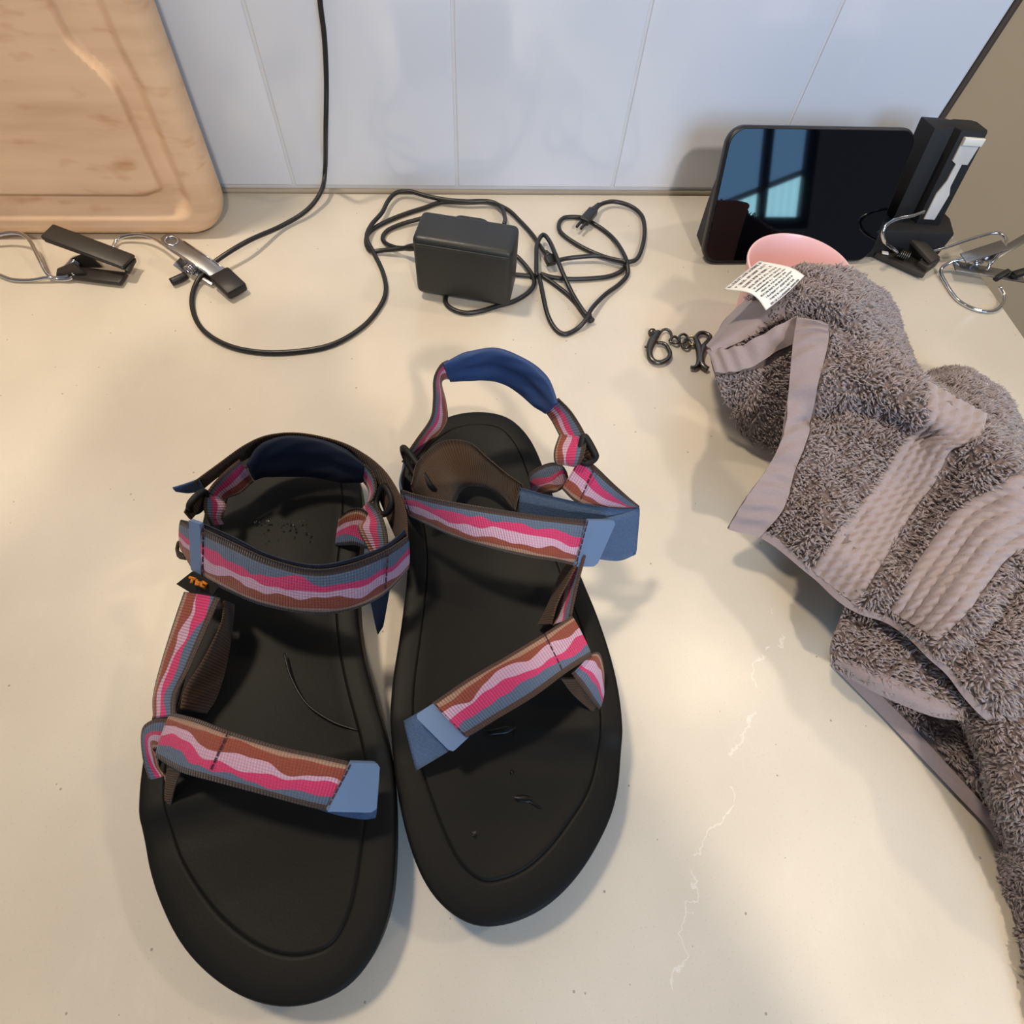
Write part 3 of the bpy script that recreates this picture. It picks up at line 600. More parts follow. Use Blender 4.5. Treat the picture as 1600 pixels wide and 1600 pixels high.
# ------------------------------------------------------------------ cutting board leaning on the tiles
def board():
    w, h, th = 0.42, 0.34, 0.030
    root = thing('cutting_board', 'large pale wooden carving board with juice groove leaning on the tiles', 'cutting board', (-0.174 - w / 2, 0.446, 0.0))
    # board plane: local x right, local y up the board, local z out of the face; leans back
    lean = math.radians(5.3)
    ex = np.array([1, 0, 0.0]); ey = np.array([0, math.sin(lean), math.cos(lean)]); ez = np.cross(ex, ey)
    org = np.array([-0.1742 - w / 2, 0.4315, 0.0]) + ey * 0.0005
    nx, R = 40, 0.030
    def outline(ins, n=10):  # rounded rectangle inset
        return rrect(w - 2 * ins, h - 2 * ins, max(R - ins, 0.004), n, 0, h / 2)
    def groove(off, n=10):
        """juice groove that runs round and swells to a well on the right-hand side"""
        pts = rrect(w - 2 * off, h - 2 * off, max(0.012, 0.034 - off * 0.45), n, 0, h / 2); out = []
        for x, y in pts: out.append((x, y))
        return out
    base = np.array(rrect(w, h, R, 24, 0, h / 2)); n = len(base)
    # resample outline evenly
    _q = np.vstack([base, base[:1]]); _d = np.r_[0, np.cumsum(np.linalg.norm(np.diff(_q, axis=0), axis=1))]; _s = np.linspace(0, _d[-1], 421)[:-1]
    base = np.c_[np.interp(_s, _d, _q[:, 0]), np.interp(_s, _d, _q[:, 1])]; n = len(base)
    c = np.array([0, h / 2])
    _t = np.roll(base, -1, 0) - np.roll(base, 1, 0); _t /= np.linalg.norm(_t, axis=1)[:, None]; _n = np.c_[_t[:, 1], -_t[:, 0]]
    if np.sum(_n * (base - np.array([0, h / 2]))) < 0: _n = -_n
    def inset(d): return base - _n * d
    def inset_old(d):
        """inset of the rounded rectangle by clamping"""
        hw, hh = w / 2 - d, h / 2 - d; r = max(R - d, 0.010); out = []
        for x, y in base:
            vx, vy = x - c[0], y - c[1]
            # project on inset rounded rect: scale axes
            sx, sy = vx * (hw / (w / 2)), vy * (hh / (h / 2))
            cx, cy = hw - r, hh - r
            ax_, ay_ = max(abs(sx) - cx, 0), max(abs(sy) - cy, 0)
            if ax_ > 0 and ay_ > 0:
                l = math.hypot(ax_, ay_); sx = math.copysign(cx + ax_ / l * r, sx); sy = math.copysign(cy + ay_ / l * r, sy)
            out.append((c[0] + sx, c[1] + sy))
        return np.array(out)
    rings = []; rf = 0.0095
    for a in np.linspace(-90, 90, 9):   # rounded side
        ar = math.radians(a); rings.append((inset(rf * (1 - math.cos(ar))), (th - 2 * rf) / 2 * math.sin(ar) + rf * math.sin(ar)))
    def ss(t): t = np.clip(t, 0, 1); return t * t * (3 - 2 * t)
    def depth(P):
        """juice groove: channel parallel to the rim that widens into a well on the right side"""
        x, y = P[:, 0], P[:, 1]
        qx, qy = np.abs(x - c[0]) - (w / 2 - R), np.abs(y - c[1]) - (h / 2 - R)
        d = R - (np.hypot(np.maximum(qx, 0), np.maximum(qy, 0)) + np.minimum(np.maximum(qx, qy), 0))
        bottom = np.clip((qy - qx) * 60, 0, 1)
        outer = 0.0175 - 0.003 * bottom; inner = 0.0395 - 0.0045 * bottom
        k = ss((y - 0.100) / 0.032) * (x > 0); inner = inner + 0.016 * k; outer = outer + 0.003 * k
        prof = ss((d - outer) / 0.010) * ss((inner - d) / 0.0036)
        return -0.0068 * prof
    P0 = inset(0.0096)
    for s_ in list(np.arange(1.0, 0.66, -0.0042)) + [0.6, 0.45, 0.3, 0.12]:
        P = c + (P0 - c) * s_; rings.append((P, th / 2 + depth(P)))
    V = []
    for P, z in rings:
        z = np.broadcast_to(z, (len(P),))
        for (x, y), zz in zip(P, z): V.append(org + ex * x + ey * y + ez * (zz - th / 2))
    Fc = [[i * n + k, i * n + (k + 1) % n, (i + 1) * n + (k + 1) % n, (i + 1) * n + k] for i in range(len(rings) - 1) for k in range(n)]
    Fc.append([(len(rings) - 1) * n + k for k in range(n)]); Fc.append(list(range(n))[::-1])
    link_mesh('board', V, Fc, M['wood'], root, auto=50)
    return root
board()

# ------------------------------------------------------------------ cords and adapter
ad = thing('power_adapter', 'black power adapter brick with a long cord that rises up the tiles', 'power adapter', W(720, 440, 0))
p0 = W(642, 371, .052); p1 = W(801, 396, .052); ex = p1 - p0; ex[2] = 0; wx = np.linalg.norm(ex); ex /= wx
ey = np.array([-ex[1], ex[0], 0]); dep = 0.033
v, f = rbox(wx, dep, 0.047, r=0.0042, seg=4)
v = v.copy(); v[:, 1] += 0.0
body_o = link_mesh('body', (v + np.array([0, dep / 2, 0])) @ np.array([ex, ey, [0, 0, 1]]) + (p0 + p1) / 2 + np.array([0, 0, -0.0235]), f, M['brick'], ad, auto=40)
# raised lip on the front and prong housing on the back edge of the top
v, f = rbox(wx * 0.93, 0.0012, 0.0022, r=0.0005); link_mesh('seam', v @ np.array([ex, ey, [0, 0, 1]]) + (p0 + p1) / 2 + np.array([0, 0, -0.0050]) - ey * 0.0001, f, M['brick'], ad)
v, f = extrude(rrect(wx * 0.42, 0.030, 0.008), 0.004, 0.001); link_mesh('prong_housing', np.c_[v[:, 0], v[:, 2] + dep - 0.001, v[:, 1]] @ np.array([ex, ey, [0, 0, 1]]) + (p0 + p1) / 2 + np.array([0, 0, -0.017]) , f, M['brick'], ad, auto=40)
CR = 0.00178
def cable(name, parent, pts, r=CR, n=None, z=0.0019):
    P = [W(*(p if len(p) == 3 else (p[0], p[1], z))) for p in pts]; return link_mesh(name, *tube(P, r, 10, n or len(P) * 9), M['cord'], parent)
hang = [np.array([-.070, WALL_Y - .006, 1.05]), np.array([-.074, WALL_Y - .006, .70]), np.array([-.078, WALL_Y - .006, .42]), WY(497, -160, WALL_Y - .012), WY(498, -60, WALL_Y - .009), WY(500, 0, WALL_Y - .008), WY(507, 60, WALL_Y - .008), WY(510, 130, WALL_Y - .010), WY(509, 200, WALL_Y - .016), W(508, 265, .020), W(502, 298, .011)]
rest = [W(*p) for p in [(480, 328, .006), (440, 353, .004), (385, 378, .012), (335, 410, .010), (308, 440, .004), (300, 475, .0019), (314, 512, .0019), (352, 538, .0019), (405, 550, .0019), (465, 549, .0019), (520, 538, .0019), (565, 512, .0019), (592, 482, .0019), (603, 455, .0019), (598, 425, .0019), (584, 395, .003), (573, 372, .0055), (580, 352, .006), (597, 332, .006), (607, 313, .006), (620, 301, .006), (640, 299, .006), (665, 306, .0055), (695, 312, .0055), (730, 315, .0055), (765, 315, .0055), (783, 324, .006), (789, 340, .010), (788, 350, .014)]]
link_mesh('cord', *tube(np.array(hang + rest), CR, 10, 620), M['cord'], ad)
cable('cord', ad, [(645, 387, .012), (632, 388, .008), (600, 391, .004), (579, 392, .0025), (572, 378, .0020), (578, 362, .0020), (602, 347, .0020), (634, 334, .0020), (662, 325, .0020), (690, 316, .0022), (727, 315, .0022), (762, 315, .0022), (792, 327, .0035), (812, 345, .003), (832, 367, .003), (846, 388, .006), (856, 402, .008)])
link_mesh('strain_relief', *tube([W(648, 386, .013), W(640, 387, .011), W(632, 388, .008)], [.0030, .0027, .0019], 10), M['cord'], ad)
cable('cord', ad, [(660, 341, .004), (628, 350, .0030), (606, 360, .0022), (598, 372, .0022), (604, 381, .0022), (620, 387, .006), (640, 388, .010)])
cable('cord', ad, [(706, 447, .004), (698, 460, .003), (697, 474, .002), (709, 484, .002), (728, 489, .002), (752, 486, .002), (778, 478, .002), (805, 470, .002), (828, 455, .002), (835, 440, .003), (828, 424, .004), (812, 405, .005), (800, 395, .006)])
cable('cord', ad, [(795, 428, .002), (815, 430, .002), (835, 431, .002), (850, 430, .0025)])
cc = thing('charging_cable', 'thin black cable lying in tangled loops right of the adapter brick', 'cable', W(900, 440, 0))
cable('cable', cc, [(835, 431, .0065), (842, 432, .0065), (848, 460, .006), (855, 490, .004), (867, 513, .002), (882, 522, .002), (900, 515, .002), (915, 500, .006), (925, 482, .007), (945, 461, .004), (968, 444, .0025), (980, 430, .0025), (980, 414, .006), (975, 398, .006), (962, 377, .0030), (945, 361, .0022), (925, 348, .0022), (912, 341, .0022), (897, 339, .0022), (880, 341, .0022), (873, 352, .0022), (878, 365, .0022), (900, 381, .0022), (930, 396, .0025), (960, 406, .0030), (984, 409, .0035), (997, 402, .004), (1005, 380, .004), (1007, 355, .004), (1002, 336, .004), (985, 322, .004), (960, 315, .005), (942, 318, .006), (932, 324, .007)])
cable('cable', cc, [(838, 430, .0085), (838, 405, .0090), (839, 383, .0085), (848, 367, .008), (858, 376, .0105), (868, 398, .0125), (880, 428, .010), (895, 460, .006), (912, 487, .0045), (920, 495, .004)])
cable('cable', cc, [(845, 428, .0035), (862, 433, .0030), (890, 436, .0025), (925, 435, .0022), (955, 431, .0022), (974, 421, .0022), (978, 408, .0022)])
cable('cable', cc, [(868, 408, .006), (885, 404, .0045), (910, 401, .0055), (935, 400, .0060), (958, 405, .0065), (978, 409, .008)])
cable('cable', cc, [(846, 430, .0025), (865, 443, .0020), (890, 463, .0020), (912, 487, .0020), (920, 497, .002)])
def plug(parent, a, b, w, th, tip=True):
    a, b = np.array(a), np.array(b); t = (b - a) / np.linalg.norm(b - a); s = np.cross(t, (0, 0, 1)); s /= np.linalg.norm(s); u = np.cross(s, t)
    L = np.linalg.norm(b - a); A = np.array([t, s, u])
    v, f = rbox(L * 0.62, w, th, r=th * .2); o = link_mesh('plug', v @ A + a + t * L * .42, f, M['cord'], parent, auto=40)
    link_mesh('strain_relief', *tube([a - t * L * .22, a, a + t * L * .15], [CR * 1.1, CR * 1.5, CR * 1.9], 10, n=6), M['cord'], o)
    if tip:
        for k in (-1, 1):
            v, f = rbox(L * 0.34, w * .24, th * .42, r=th * .08); link_mesh('prong', v @ A + a + t * L * .86 + s * w * .24 * k, f, M['cord'], o, auto=40)
plug(cc, W(930, 326, .0075), W(905, 355, .0070), .0085, .0055)
plug(cc, W(855, 398, .0085), W(866, 418, .0065), .0080, .0050, False)
plug(cc, W(918, 494, .004), W(929, 506, .003), .0042, .0032, False)

# ------------------------------------------------------------------ smart display
dp = thing('smart_display', 'small black touchscreen display reflecting a window, leaning back beside the black upright stick', 'display', (0.281, 0.42, 0))
bl, br = np.array([0.2075, 0.398, 0.002]), np.array([0.3555, 0.398, 0.002])
tl = np.array([0.2075, 0.4335, 0.0905])
ex = np.array([1, 0, 0.0]); ey = tl - bl; hh = np.linalg.norm(ey); ey /= hh; ez = np.cross(ex, ey); wd_ = br[0] - bl[0]
ctr = (bl + tl) / 2 + ex * wd_ / 2
A = np.array([ex, ey, ez])
v, f = extrude(rrect(wd_, hh, 0.0125, 10), 0.008, 0.002, 3); link_mesh('bezel', v @ A + ctr - ez * 0.008, f, M['bezel'], dp, auto=40)
v, f = extrude(rrect(wd_ - 0.003, hh - 0.003, 0.0115, 10), 0.0009, 0.0004, 2); link_mesh('screen', v @ A + ctr - ez * 0.0002, f, M['glass'], dp, auto=10)
# wedge shaped case behind, filling between the glass and the worktop
prof = []
nseg = 14; Vw = []
for k in range(nseg + 1):
    x = (-0.5 + k / nseg) * (wd_ - 0.012); e = 1 - (abs(2 * k / nseg - 1)) ** 4 * 0.35
    b0 = bl + ex * (wd_ / 2) - ez * 0.006; t0 = tl + ex * (wd_ / 2) - ez * 0.006 - ey * 0.004
    back = np.array([b0[0], b0[1] + 0.050 * e, 0.0005]); bk2 = np.array([b0[0], b0[1] + 0.048 * e + 0.004, 0.03])
    for p in (np.array([b0[0], b0[1] + 0.004, 0.0005]), t0, bk2 + np.array([0, 0, .018]), bk2, back): Vw.append(p + ex * x)
Fw = [[i * 5 + j, i * 5 + (j + 1) % 5, (i + 1) * 5 + (j + 1) % 5, (i + 1) * 5 + j] for i in range(nseg) for j in range(5)] + [[0, 1, 2, 3, 4], [nseg * 5 + j for j in (4, 3, 2, 1, 0)]]
link_mesh('rear_case', Vw, Fw, M['fabricgrey'], dp, auto=45)

# ------------------------------------------------------------------ pink cup
cc_ = W(1250, 419, .056); cup = thing('cup', 'pale pink plastic cup behind the towel in front of the dark screen', 'cup', (cc_[0], cc_[1], 0))
ctr_ = (cc_[0], cc_[1], 0)
prof = [(0.00001, .0004), (.022, .0004), (.0245, .0012), (.0265, .006), (.0305, .030), (.0358, .0540), (.0368, .0555), (.0366, .0568), (.0356, .0570), (.0348, .0558), (.0330, .0460), (.0290, .030), (.0250, .008), (.0225, .0035), (0.00001, .003)]
link_mesh('body', *lathe(prof, 64, ctr_), M['pink'], cup, auto=60)

# ------------------------------------------------------------------ black upright stick with a grey label
st = thing('upright_device', 'black upright stick with a pale grey flat label standing where the tiles end', 'device', (0.385, 0.425, 0))
b0 = np.array([0.3915, 0.425, 0.018]); t0 = np.array([0.3840, 0.437, 0.092])
ey = (t0 - b0); Lh = np.linalg.norm(ey); ey /= Lh; ex = np.array([1, -0.10, 0.0]); ex /= np.linalg.norm(ex); ez = np.cross(ex, ey); A = np.array([ex, ey, ez])
w_, d_ = 0.043, 0.024
poly = [(-w_ / 2, -d_ / 2), (-w_ * .30, -d_ / 2), (-w_ * .24, -d_ / 2 + .006), (-w_ * .08, -d_ / 2 + .006), (-w_ * .02, -d_ / 2 - .000), (w_ * .44, -d_ / 2), (w_ / 2, -d_ * .3), (w_ / 2, d_ * .35), (w_ * .42, d_ / 2), (w_ * .08, d_ / 2), (0, d_ * .40), (-w_ * .1, d_ / 2), (-w_ / 2, d_ / 2)]
v, f = extrude(poly, Lh, 0.0008, 2)
v = np.c_[v[:, 0], v[:, 2], -v[:, 1]]   # along y, front towards +z
bm = bmesh.new(); bv = [bm.verts.new(x) for x in (v @ A + b0)]
for q in f: bm.faces.new([bv[i] for i in q])
bmesh.ops.recalc_face_normals(bm, faces=bm.faces[:]); link_mesh('body', *bm_data(bm), M['blackplastic'], st, auto=35)
lab = [(-.0035, .010), (.0075, .010), (.0095, .030), (.0065, .036), (.0065, .052), (.0120, .052), (.0145, .070), (-.0040, .070), (-.0040, .054), (.0005, .052), (.0005, .040), (-.0035, .030)]
v, f = extrude([(x * .82 + .0060, y + .001) for x, y in lab], 0.0018, 0.0003); gl_ = link_mesh('grey_label', v @ A + b0 + ez * (d_ / 2 - 0.0004), f, M['whitelabel'], st, auto=35)
v, f = extrude([(x * .82 + .0060, y + .001) for x, y in [(-.0040, .0655), (.0142, .0655), (.0148, .0705), (-.0040, .0705)]], 0.0035, 0.0004); link_mesh('label_rim', v @ A + b0 + ez * (d_ / 2 + 0.0002), f, simple('pale_rim', (205, 205, 200), 0.5), gl_, auto=35)
v, f = extrude([(-.036, -.022), (.030, -.026), (.036, -.006), (.030, .022), (-.030, .024), (-.038, .006)], 0.026, 0.002, 2); link_mesh('foot', v + np.array([0.388, 0.428, 0.0002]), f, M['blackplastic'], st, auto=35)

# ------------------------------------------------------------------ clips with wire hooks
def bar(p, q, w, th, up=(0, 0, 1), r=0.0006, flare=1.0):
    p, q = np.array(p, float), np.array(q, float); t = q - p; L = np.linalg.norm(t); t /= L; s = np.cross(up, t); s /= np.linalg.norm(s); u = np.cross(t, s)
    v, f = rbox(L, w, th, r=r, seg=2); v = v.copy(); k = v[:, 0] / L + 0.5; v[:, 1] *= 1 + (flare - 1) * k
    return v @ np.array([t, s, u]) + (p + q) / 2, f
def coil(c, axis, r, wr, turns, pitch):
    axis = np.array(axis, float); axis /= np.linalg.norm(axis); u = np.cross(axis, (0, 0, 1.0)); u /= np.linalg.norm(u); w = np.cross(axis, u)
    P = [np.array(c) + axis * pitch * (k / 16 - turns / 2) + r * (math.cos(k * math.pi / 8) * u + math.sin(k * math.pi / 8) * w) for k in range(int(turns * 16) + 1)]
    return tube(P, wr, 6, raw=True)
# 1 - black clip in front of the board, on a round chrome hook
c1 = thing('hook_clip', 'black plastic clip on a chrome hook in front of the wooden board', 'clip', W(130, 420, 0), 'hanging clips with wire hooks')
a, b = W(74, 362, .024), W(202, 410, .012)
link_mesh('upper_jaw', *join(bar(a, b, .0150, .0040, r=.0012), bar(a + (b - a) * .03 + (0, 0, -.0015), b, .0155, .002, r=.0005)), M['clipblack'], c1, auto=40)
tipc = W(205, 418, .0075); v, f = bar(b + (0, 0, -.001), tipc, .0150, .0035, r=.001); link_mesh('jaw_tip', v, f, M['rubbertip'], c1, auto=40)
link_mesh('lower_jaw', *bar(W(112, 426, .0035), W(194, 436, .0035), .0120, .0035, r=.001), M['clipblack'], c1, auto=40)
for s_ in (-1, 1):
    o_ = np.array([.003, .0055, 0]) * s_
    pa, pb, pc, pd = [W(*p) + o_ for p in ((98, 425, .002), (100, 412, .010), (125, 402, .016), (150, 425, .003))]
    n_ = np.array([.25, .97, 0]) * .0006; vv = [p + n_ for p in (pa, pb, pc, pd)] + [p - n_ for p in (pa, pb, pc, pd)]
    link_mesh('bracket', vv, [[0, 1, 2, 3], [7, 6, 5, 4], [0, 4, 5, 1], [1, 5, 6, 2], [2, 6, 7, 3], [3, 7, 4, 0]], M['clipblack'], c1, smooth=False)
link_mesh('spring', *coil(W(112, 418, .0075), (.3, 1, 0), .0032, .0007, 6, .0016), M['chrome'], c1)
link_mesh('hook', *tube([W(*p) for p in [(-60, 420, .002), (-40, 385, .005), (-5, 368, .009), (25, 364, .012), (45, 374, .012), (60, 402, .009), (72, 425, .005), (82, 434, .003), (95, 433, .003), (110, 430, .004), (122, 424, .005)]], .0014, 10), M['chrome'], c1)
link_mesh('hook', *tube([W(*p) for p in [(-60, 400, .002), (-30, 418, .002), (0, 430, .002), (20, 437, .002), (48, 438, .002), (75, 434, .004), (92, 437, .002), (108, 436, .003), (118, 428, .005)]], .0013, 10), M['chrome'], c1)
# 2 - steel clip with black rubber tips below the board corner
c2 = thing('hook_clip', 'steel clip with black rubber tip lying under the loop of hanging cord', 'clip', W(320, 420, 0), 'hanging clips with wire hooks')
a, b = W(272, 381, .017), W(348, 432, .008)
t = b - a; L = np.linalg.norm(t); t /= L; s = np.cross((0, 0, 1), t); s /= np.linalg.norm(s); u = np.cross(t, s)
v, f = extrude([(-.006, -.0058), (.010, -.0062), (L, -.0066), (L, .0066), (.010, .0062), (-.006, .0058), (-.0095, .003), (-.0095, -.003)], .0012, .0003)
uj_ = link_mesh('upper_jaw', v @ np.array([t, s, u]) + a, f, M['steel'], c2, auto=40)
link_mesh('finger_ring', *tube([a + t * (-.002 + .0042 * math.cos(k * math.pi / 8)) + s * .0042 * math.sin(k * math.pi / 8) + u * .0014 for k in range(16)], .0008, 8, closed=True), M['chrome'], uj_)
link_mesh('rib', *join(*[tube([a + t * .004 + s * o_ + u * .0014, b - t * .002 + s * o_ + u * .0014], .0006, 6, raw=True) for o_ in (-.0058, .0058)]), M['chrome'], uj_)
v, f = bar(b - t * .003, W(372, 456, .0060), .0165, .0075, r=.002); link_mesh('rubber_tip', v, f, M['rubbertip'], c2, auto=40)
link_mesh('lower_jaw', *bar(W(285, 408, .007), W(338, 440, .003), .010, .0012, r=.0003), M['steel'], c2, auto=40)
link_mesh('thumb_plate', *bar(W(296, 424, .0035), W(276, 408, .010), .009, .0012, r=.0003), M['steel'], c2, auto=40)
link_mesh('rubber_tip', *tube([W(291, 430, .004), W(279, 436, .004), W(267, 441, .004)], [.0028, .0030, .0028], 10, n=8), M['rubbertip'], c2)
link_mesh('spring', *coil(W(300, 418, .008), s, .003, .0007, 5, .0016), M['chrome'], c2)
link_mesh('hook', *tube([W(*p) for p in [(176, 388, .002), (184, 374, .004), (200, 368, .006), (222, 367, .008), (243, 374, .009), (262, 387, .010), (282, 400, .009)]], .0013, 10), M['chrome'], c2)
# 3 - black clip in front of the upright stick
c3 = thing('hook_clip', 'black plastic clip with chrome hook at the foot of the black upright stick', 'clip', W(1415, 410, 0), 'hanging clips with wire hooks')
a, b = W(1410, 352, .020), W(1455, 402, .013)
link_mesh('upper_jaw', *bar(a, b + (b - a) * .12, .0125, .0035, r=.001), M['clipblack'], c3, auto=40)
link_mesh('lower_jaw', *bar(W(1372, 390, .004), W(1448, 424, .004), .019, .004, r=.001), M['clipblack'], c3, auto=40)
link_mesh('jaw_tip', *bar(W(1438, 420, .006), W(1458, 406, .008), .010, .008, r=.001), M['clipblack'], c3, auto=40)
link_mesh('square_plate', *bar(W(1378, 394, .0072), W(1388, 396, .0072), .004, .0008, r=.0002), M['whitelabel'], c3)
link_mesh('spring', *coil(W(1412, 398, .010), (.8, -.6, 0), .0032, .0007, 5, .0016), M['gun'], c3)
link_mesh('hook', *tube([W(*p) for p in [(1443, 331, .042), (1425, 337, .043), (1405, 341, .042), (1388, 349, .039), (1379, 362, .034), (1382, 377, .026), (1392, 385, .017), (1404, 396, .010)]], .0015, 10), M['chrome'], c3)
# 4 - steel clip hanging over the end of the worktop
c4 = thing('hook_clip', 'steel clip with coiled chrome hook at the right end of the worktop', 'clip', W(1540, 420, 0), 'hanging clips with wire hooks')
link_mesh('upper_jaw', *bar(W(1490, 415, .010), W(1598, 434, .008), .0125, .0012, r=.0003), M['steel'], c4, auto=40)
link_mesh('thumb_plate', *bar(W(1505, 404, .014), W(1570, 383, .026), .0120, .0012, r=.0003), M['steel'], c4, auto=40)
link_mesh('lower_jaw', *bar(W(1540, 408, .016), W(1612, 366, .026), .0070, .0012, r=.0003), M['steel'], c4, auto=40)
link_mesh('rubber_tip', *join(bar(W(1555, 436, .008), W(1576, 424, .011), .0045, .0045, r=.001), bar(W(1582, 430, .011), W(1602, 424, .013), .0060, .0050, r=.0015)), M['rubbertip'], c4, auto=40)
link_mesh('hook', *tube([W(*p) for p in [(1452, 393, .010), (1480, 386, .013), (1515, 374, .018), (1552, 364, .023), (1568, 368, .024), (1572, 380, .023), (1560, 398, .019), (1548, 412, .016), (1542, 422, .012)]], .0013, 10), M['chrome'], c4)
link_mesh('hook', *tube([W(*p) for p in [(1545, 402, .018), (1520, 402, .016), (1490, 408, .010), (1470, 422, .004), (1480, 446, .002), (1496, 468, .0018), (1520, 482, .0018), (1546, 487, .0018), (1562, 480, .0022), (1569, 464, .004), (1562, 448, .007)]], .0014, 10), M['chrome'], c4)
link_mesh('spring', *coil(W(1530, 402, .014), (.3, 1, 0.2), .0035, .0007, 5, .0018), M['chrome'], c4)

# ------------------------------------------------------------------ short chain with two lobster clasps
ch = thing('clasp_chain', 'short chain with two grey lobster clasps poking out from the towel', 'clasp', W(1065, 535, 0))
k_ = lambda x, y, z=.003: W(950 + x / 7.619, 480 + y / 7.619, z)
link_mesh('clasp', *join(tube([k_(600, 300), k_(565, 350), k_(520, 420), k_(495, 500), k_(500, 590), k_(555, 650), k_(640, 655), k_(715, 610), k_(740, 550), k_(715, 490), k_(690, 450), k_(640, 425), k_(590, 425)], [.0024, .0030, .0034, .0030, .0024, .0022, .0020, .0018, .0017, .0016, .0015, .0014, .0013], 10), tube([k_(500, 315), k_(525, 300), k_(560, 320)], [.002, .0032, .002], 10), tube([k_(610, 320), k_(650, 275), k_(700, 265), k_(745, 300), k_(755, 360), k_(740, 400)], .0010, 8), tube([k_(440, 475), k_(490, 460)], .0009, 6, raw=True)), M['gun'], ch)
for pts in ([(735, 395), (790, 350), (850, 400), (820, 430), (760, 420)], [(850, 350), (900, 320), (945, 360), (920, 410), (860, 420)], [(880, 440), (930, 380), (985, 430), (950, 480), (900, 480)], [(960, 360), (1010, 350), (1040, 400), (1010, 450), (965, 420)]):
    link_mesh('link', *tube([k_(x, y, .0022 + .0012 * (i % 2)) for i, (x, y) in enumerate(pts)], .0010, 8, closed=True), M['gold'] if pts[0][0] > 950 else M['gun'], ch)
link_mesh('clasp', *join(tube([k_(1050, 410), k_(1045, 360), k_(1090, 310), k_(1160, 310), k_(1215, 350), k_(1190, 410), k_(1140, 480), k_(1110, 560), k_(1105, 640), k_(1130, 700), k_(1190, 740)], [.0016, .0015, .0015, .0016, .0018, .0024, .0028, .0026, .0026, .0024, .002], 10), tube([k_(1055, 400), k_(1075, 470), k_(1090, 560), k_(1080, 660), k_(1040, 715), k_(985, 715)], [.0020, .0026, .0026, .0022, .0018, .0013], 10)), M['gun'], ch)
# ------------------------------------------------------------------ towel
tw = thing('hand_towel', 'crumpled grey terry hand towel with braided bands draped against the pink cup', 'towel', W(1400, 800, 0.0))
def fabric_mat(name, a_, b_, sc, bmp, bd):
    a = NT(name); n = a.noise(sc, 3).outputs[0]; n2 = a.noise(28, 2).outputs[0]
    c = a.mix(n, lin(a_), lin(b_)); c = a.mix(a.math('MULTIPLY', n2, 0.35), c, lin(a_))
    a.set(color=c, rough=0.95, spec=0.08, sheen=0.35); a.bump(n, bmp, bd); return a.m
M['terry'] = fabric_mat('grey_terry', (98, 86, 86), (140, 126, 124), 420, 0.9, 0.002)
M['hem'] = fabric_mat('grey_flat_weave', (136, 124, 128), (152, 140, 142), 900, 0.25, 0.0004)
M['pile'] = fabric_mat('grey_terry_loops', (122, 110, 111), (170, 156, 156), 260, 0.0, 0.001)
M['cable'] = fabric_mat('grey_braided_weave', (142, 130, 132), (160, 148, 148), 1100, 0.3, 0.0003)
def up2(G, nu, nv):
    """G: rows x cols x 3 control net -> smooth net"""
    G = np.array(G, float)
    def cr(P, n):
        m = len(P); t = np.linspace(0, m - 1, n); i = np.minimum(t.astype(int), m - 2); f = (t - i)[:, None, None]
        g = lambda k: P[np.clip(k, 0, m - 1)]
        p0, p1, p2, p3 = g(i - 1), g(i), g(i + 1), g(i + 2)
        p0 = np.where((i == 0)[:, None, None], 2 * p1 - p2, p0); p3 = np.where((i + 2 > m - 1)[:, None, None], 2 * p2 - p1, p3)
        return 0.5 * (2 * p1 + (p2 - p0) * f + (2 * p0 - 5 * p1 + 4 * p2 - p3) * f ** 2 + (3 * p1 - p0 - 3 * p2 + p3) * f ** 3)
    A = cr(G, nu); return cr(A.transpose(1, 0, 2), nv).transpose(1, 0, 2)
def normals(S_):
    du = np.gradient(S_, axis=0); dv = np.gradient(S_, axis=1); n = np.cross(du, dv); n /= np.linalg.norm(n, axis=2)[..., None] + 1e-12
    if np.mean(n[..., 2]) < 0: n = -n
    return n
_ph = RNG.uniform(0, 6.28, (10, 2)); _fr = RNG.uniform(60, 170, (10, 2)) * np.where(RNG.random((10, 2)) < .5, -1, 1)
def ripple(P, amp):
    s = sum(np.sin(P[..., 0] * _fr[k, 0] + _ph[k, 0] + P[..., 1] * _fr[k, 1]) for k in range(10)) / 4
    return s * amp
SURF = []
def crease(P, N, lines):
    x, y = to_px(P.reshape(-1, 3)); out = np.zeros(len(x))
    for pts, dep, wid in lines:
        pts = np.array(pts, float); d = np.full(len(x), 1e9)
        for a, b in zip(pts[:-1], pts[1:]):
            ab = b - a; t = np.clip(((x - a[0]) * ab[0] + (y - a[1]) * ab[1]) / (ab @ ab), 0, 1); d = np.minimum(d, np.hypot(x - a[0] - t * ab[0], y - a[1] - t * ab[1]))
        out += dep * np.exp(-(d / wid) ** 2)
    return P + N * out.reshape(P.shape[:2])[..., None]
FOLDS = [([(1262, 655), (1330, 640), (1410, 668), (1440, 690)], -.0065, 15), ([(1290, 590), (1350, 590), (1430, 640)], .0035, 20), ([(1480, 640), (1545, 700), (1600, 760)], .004, 16), ([(1500, 720), (1460, 800), (1405, 880)], -.0045, 16),
         ([(1310, 740), (1345, 775), (1340, 830)], -.0035, 13), ([(1290, 800), (1330, 860)], .0025, 14), ([(1590, 780), (1540, 860), (1500, 930)], .0035, 18), ([(1610, 900), (1550, 990), (1500, 1030)], -.0045, 18)]
def to_px(P):
    q = (P - np.array([0, 0, CAM_H])) @ R3; return 800 + F_PX * q[:, 0] / -q[:, 2], 800 - F_PX * q[:, 1] / -q[:, 2]
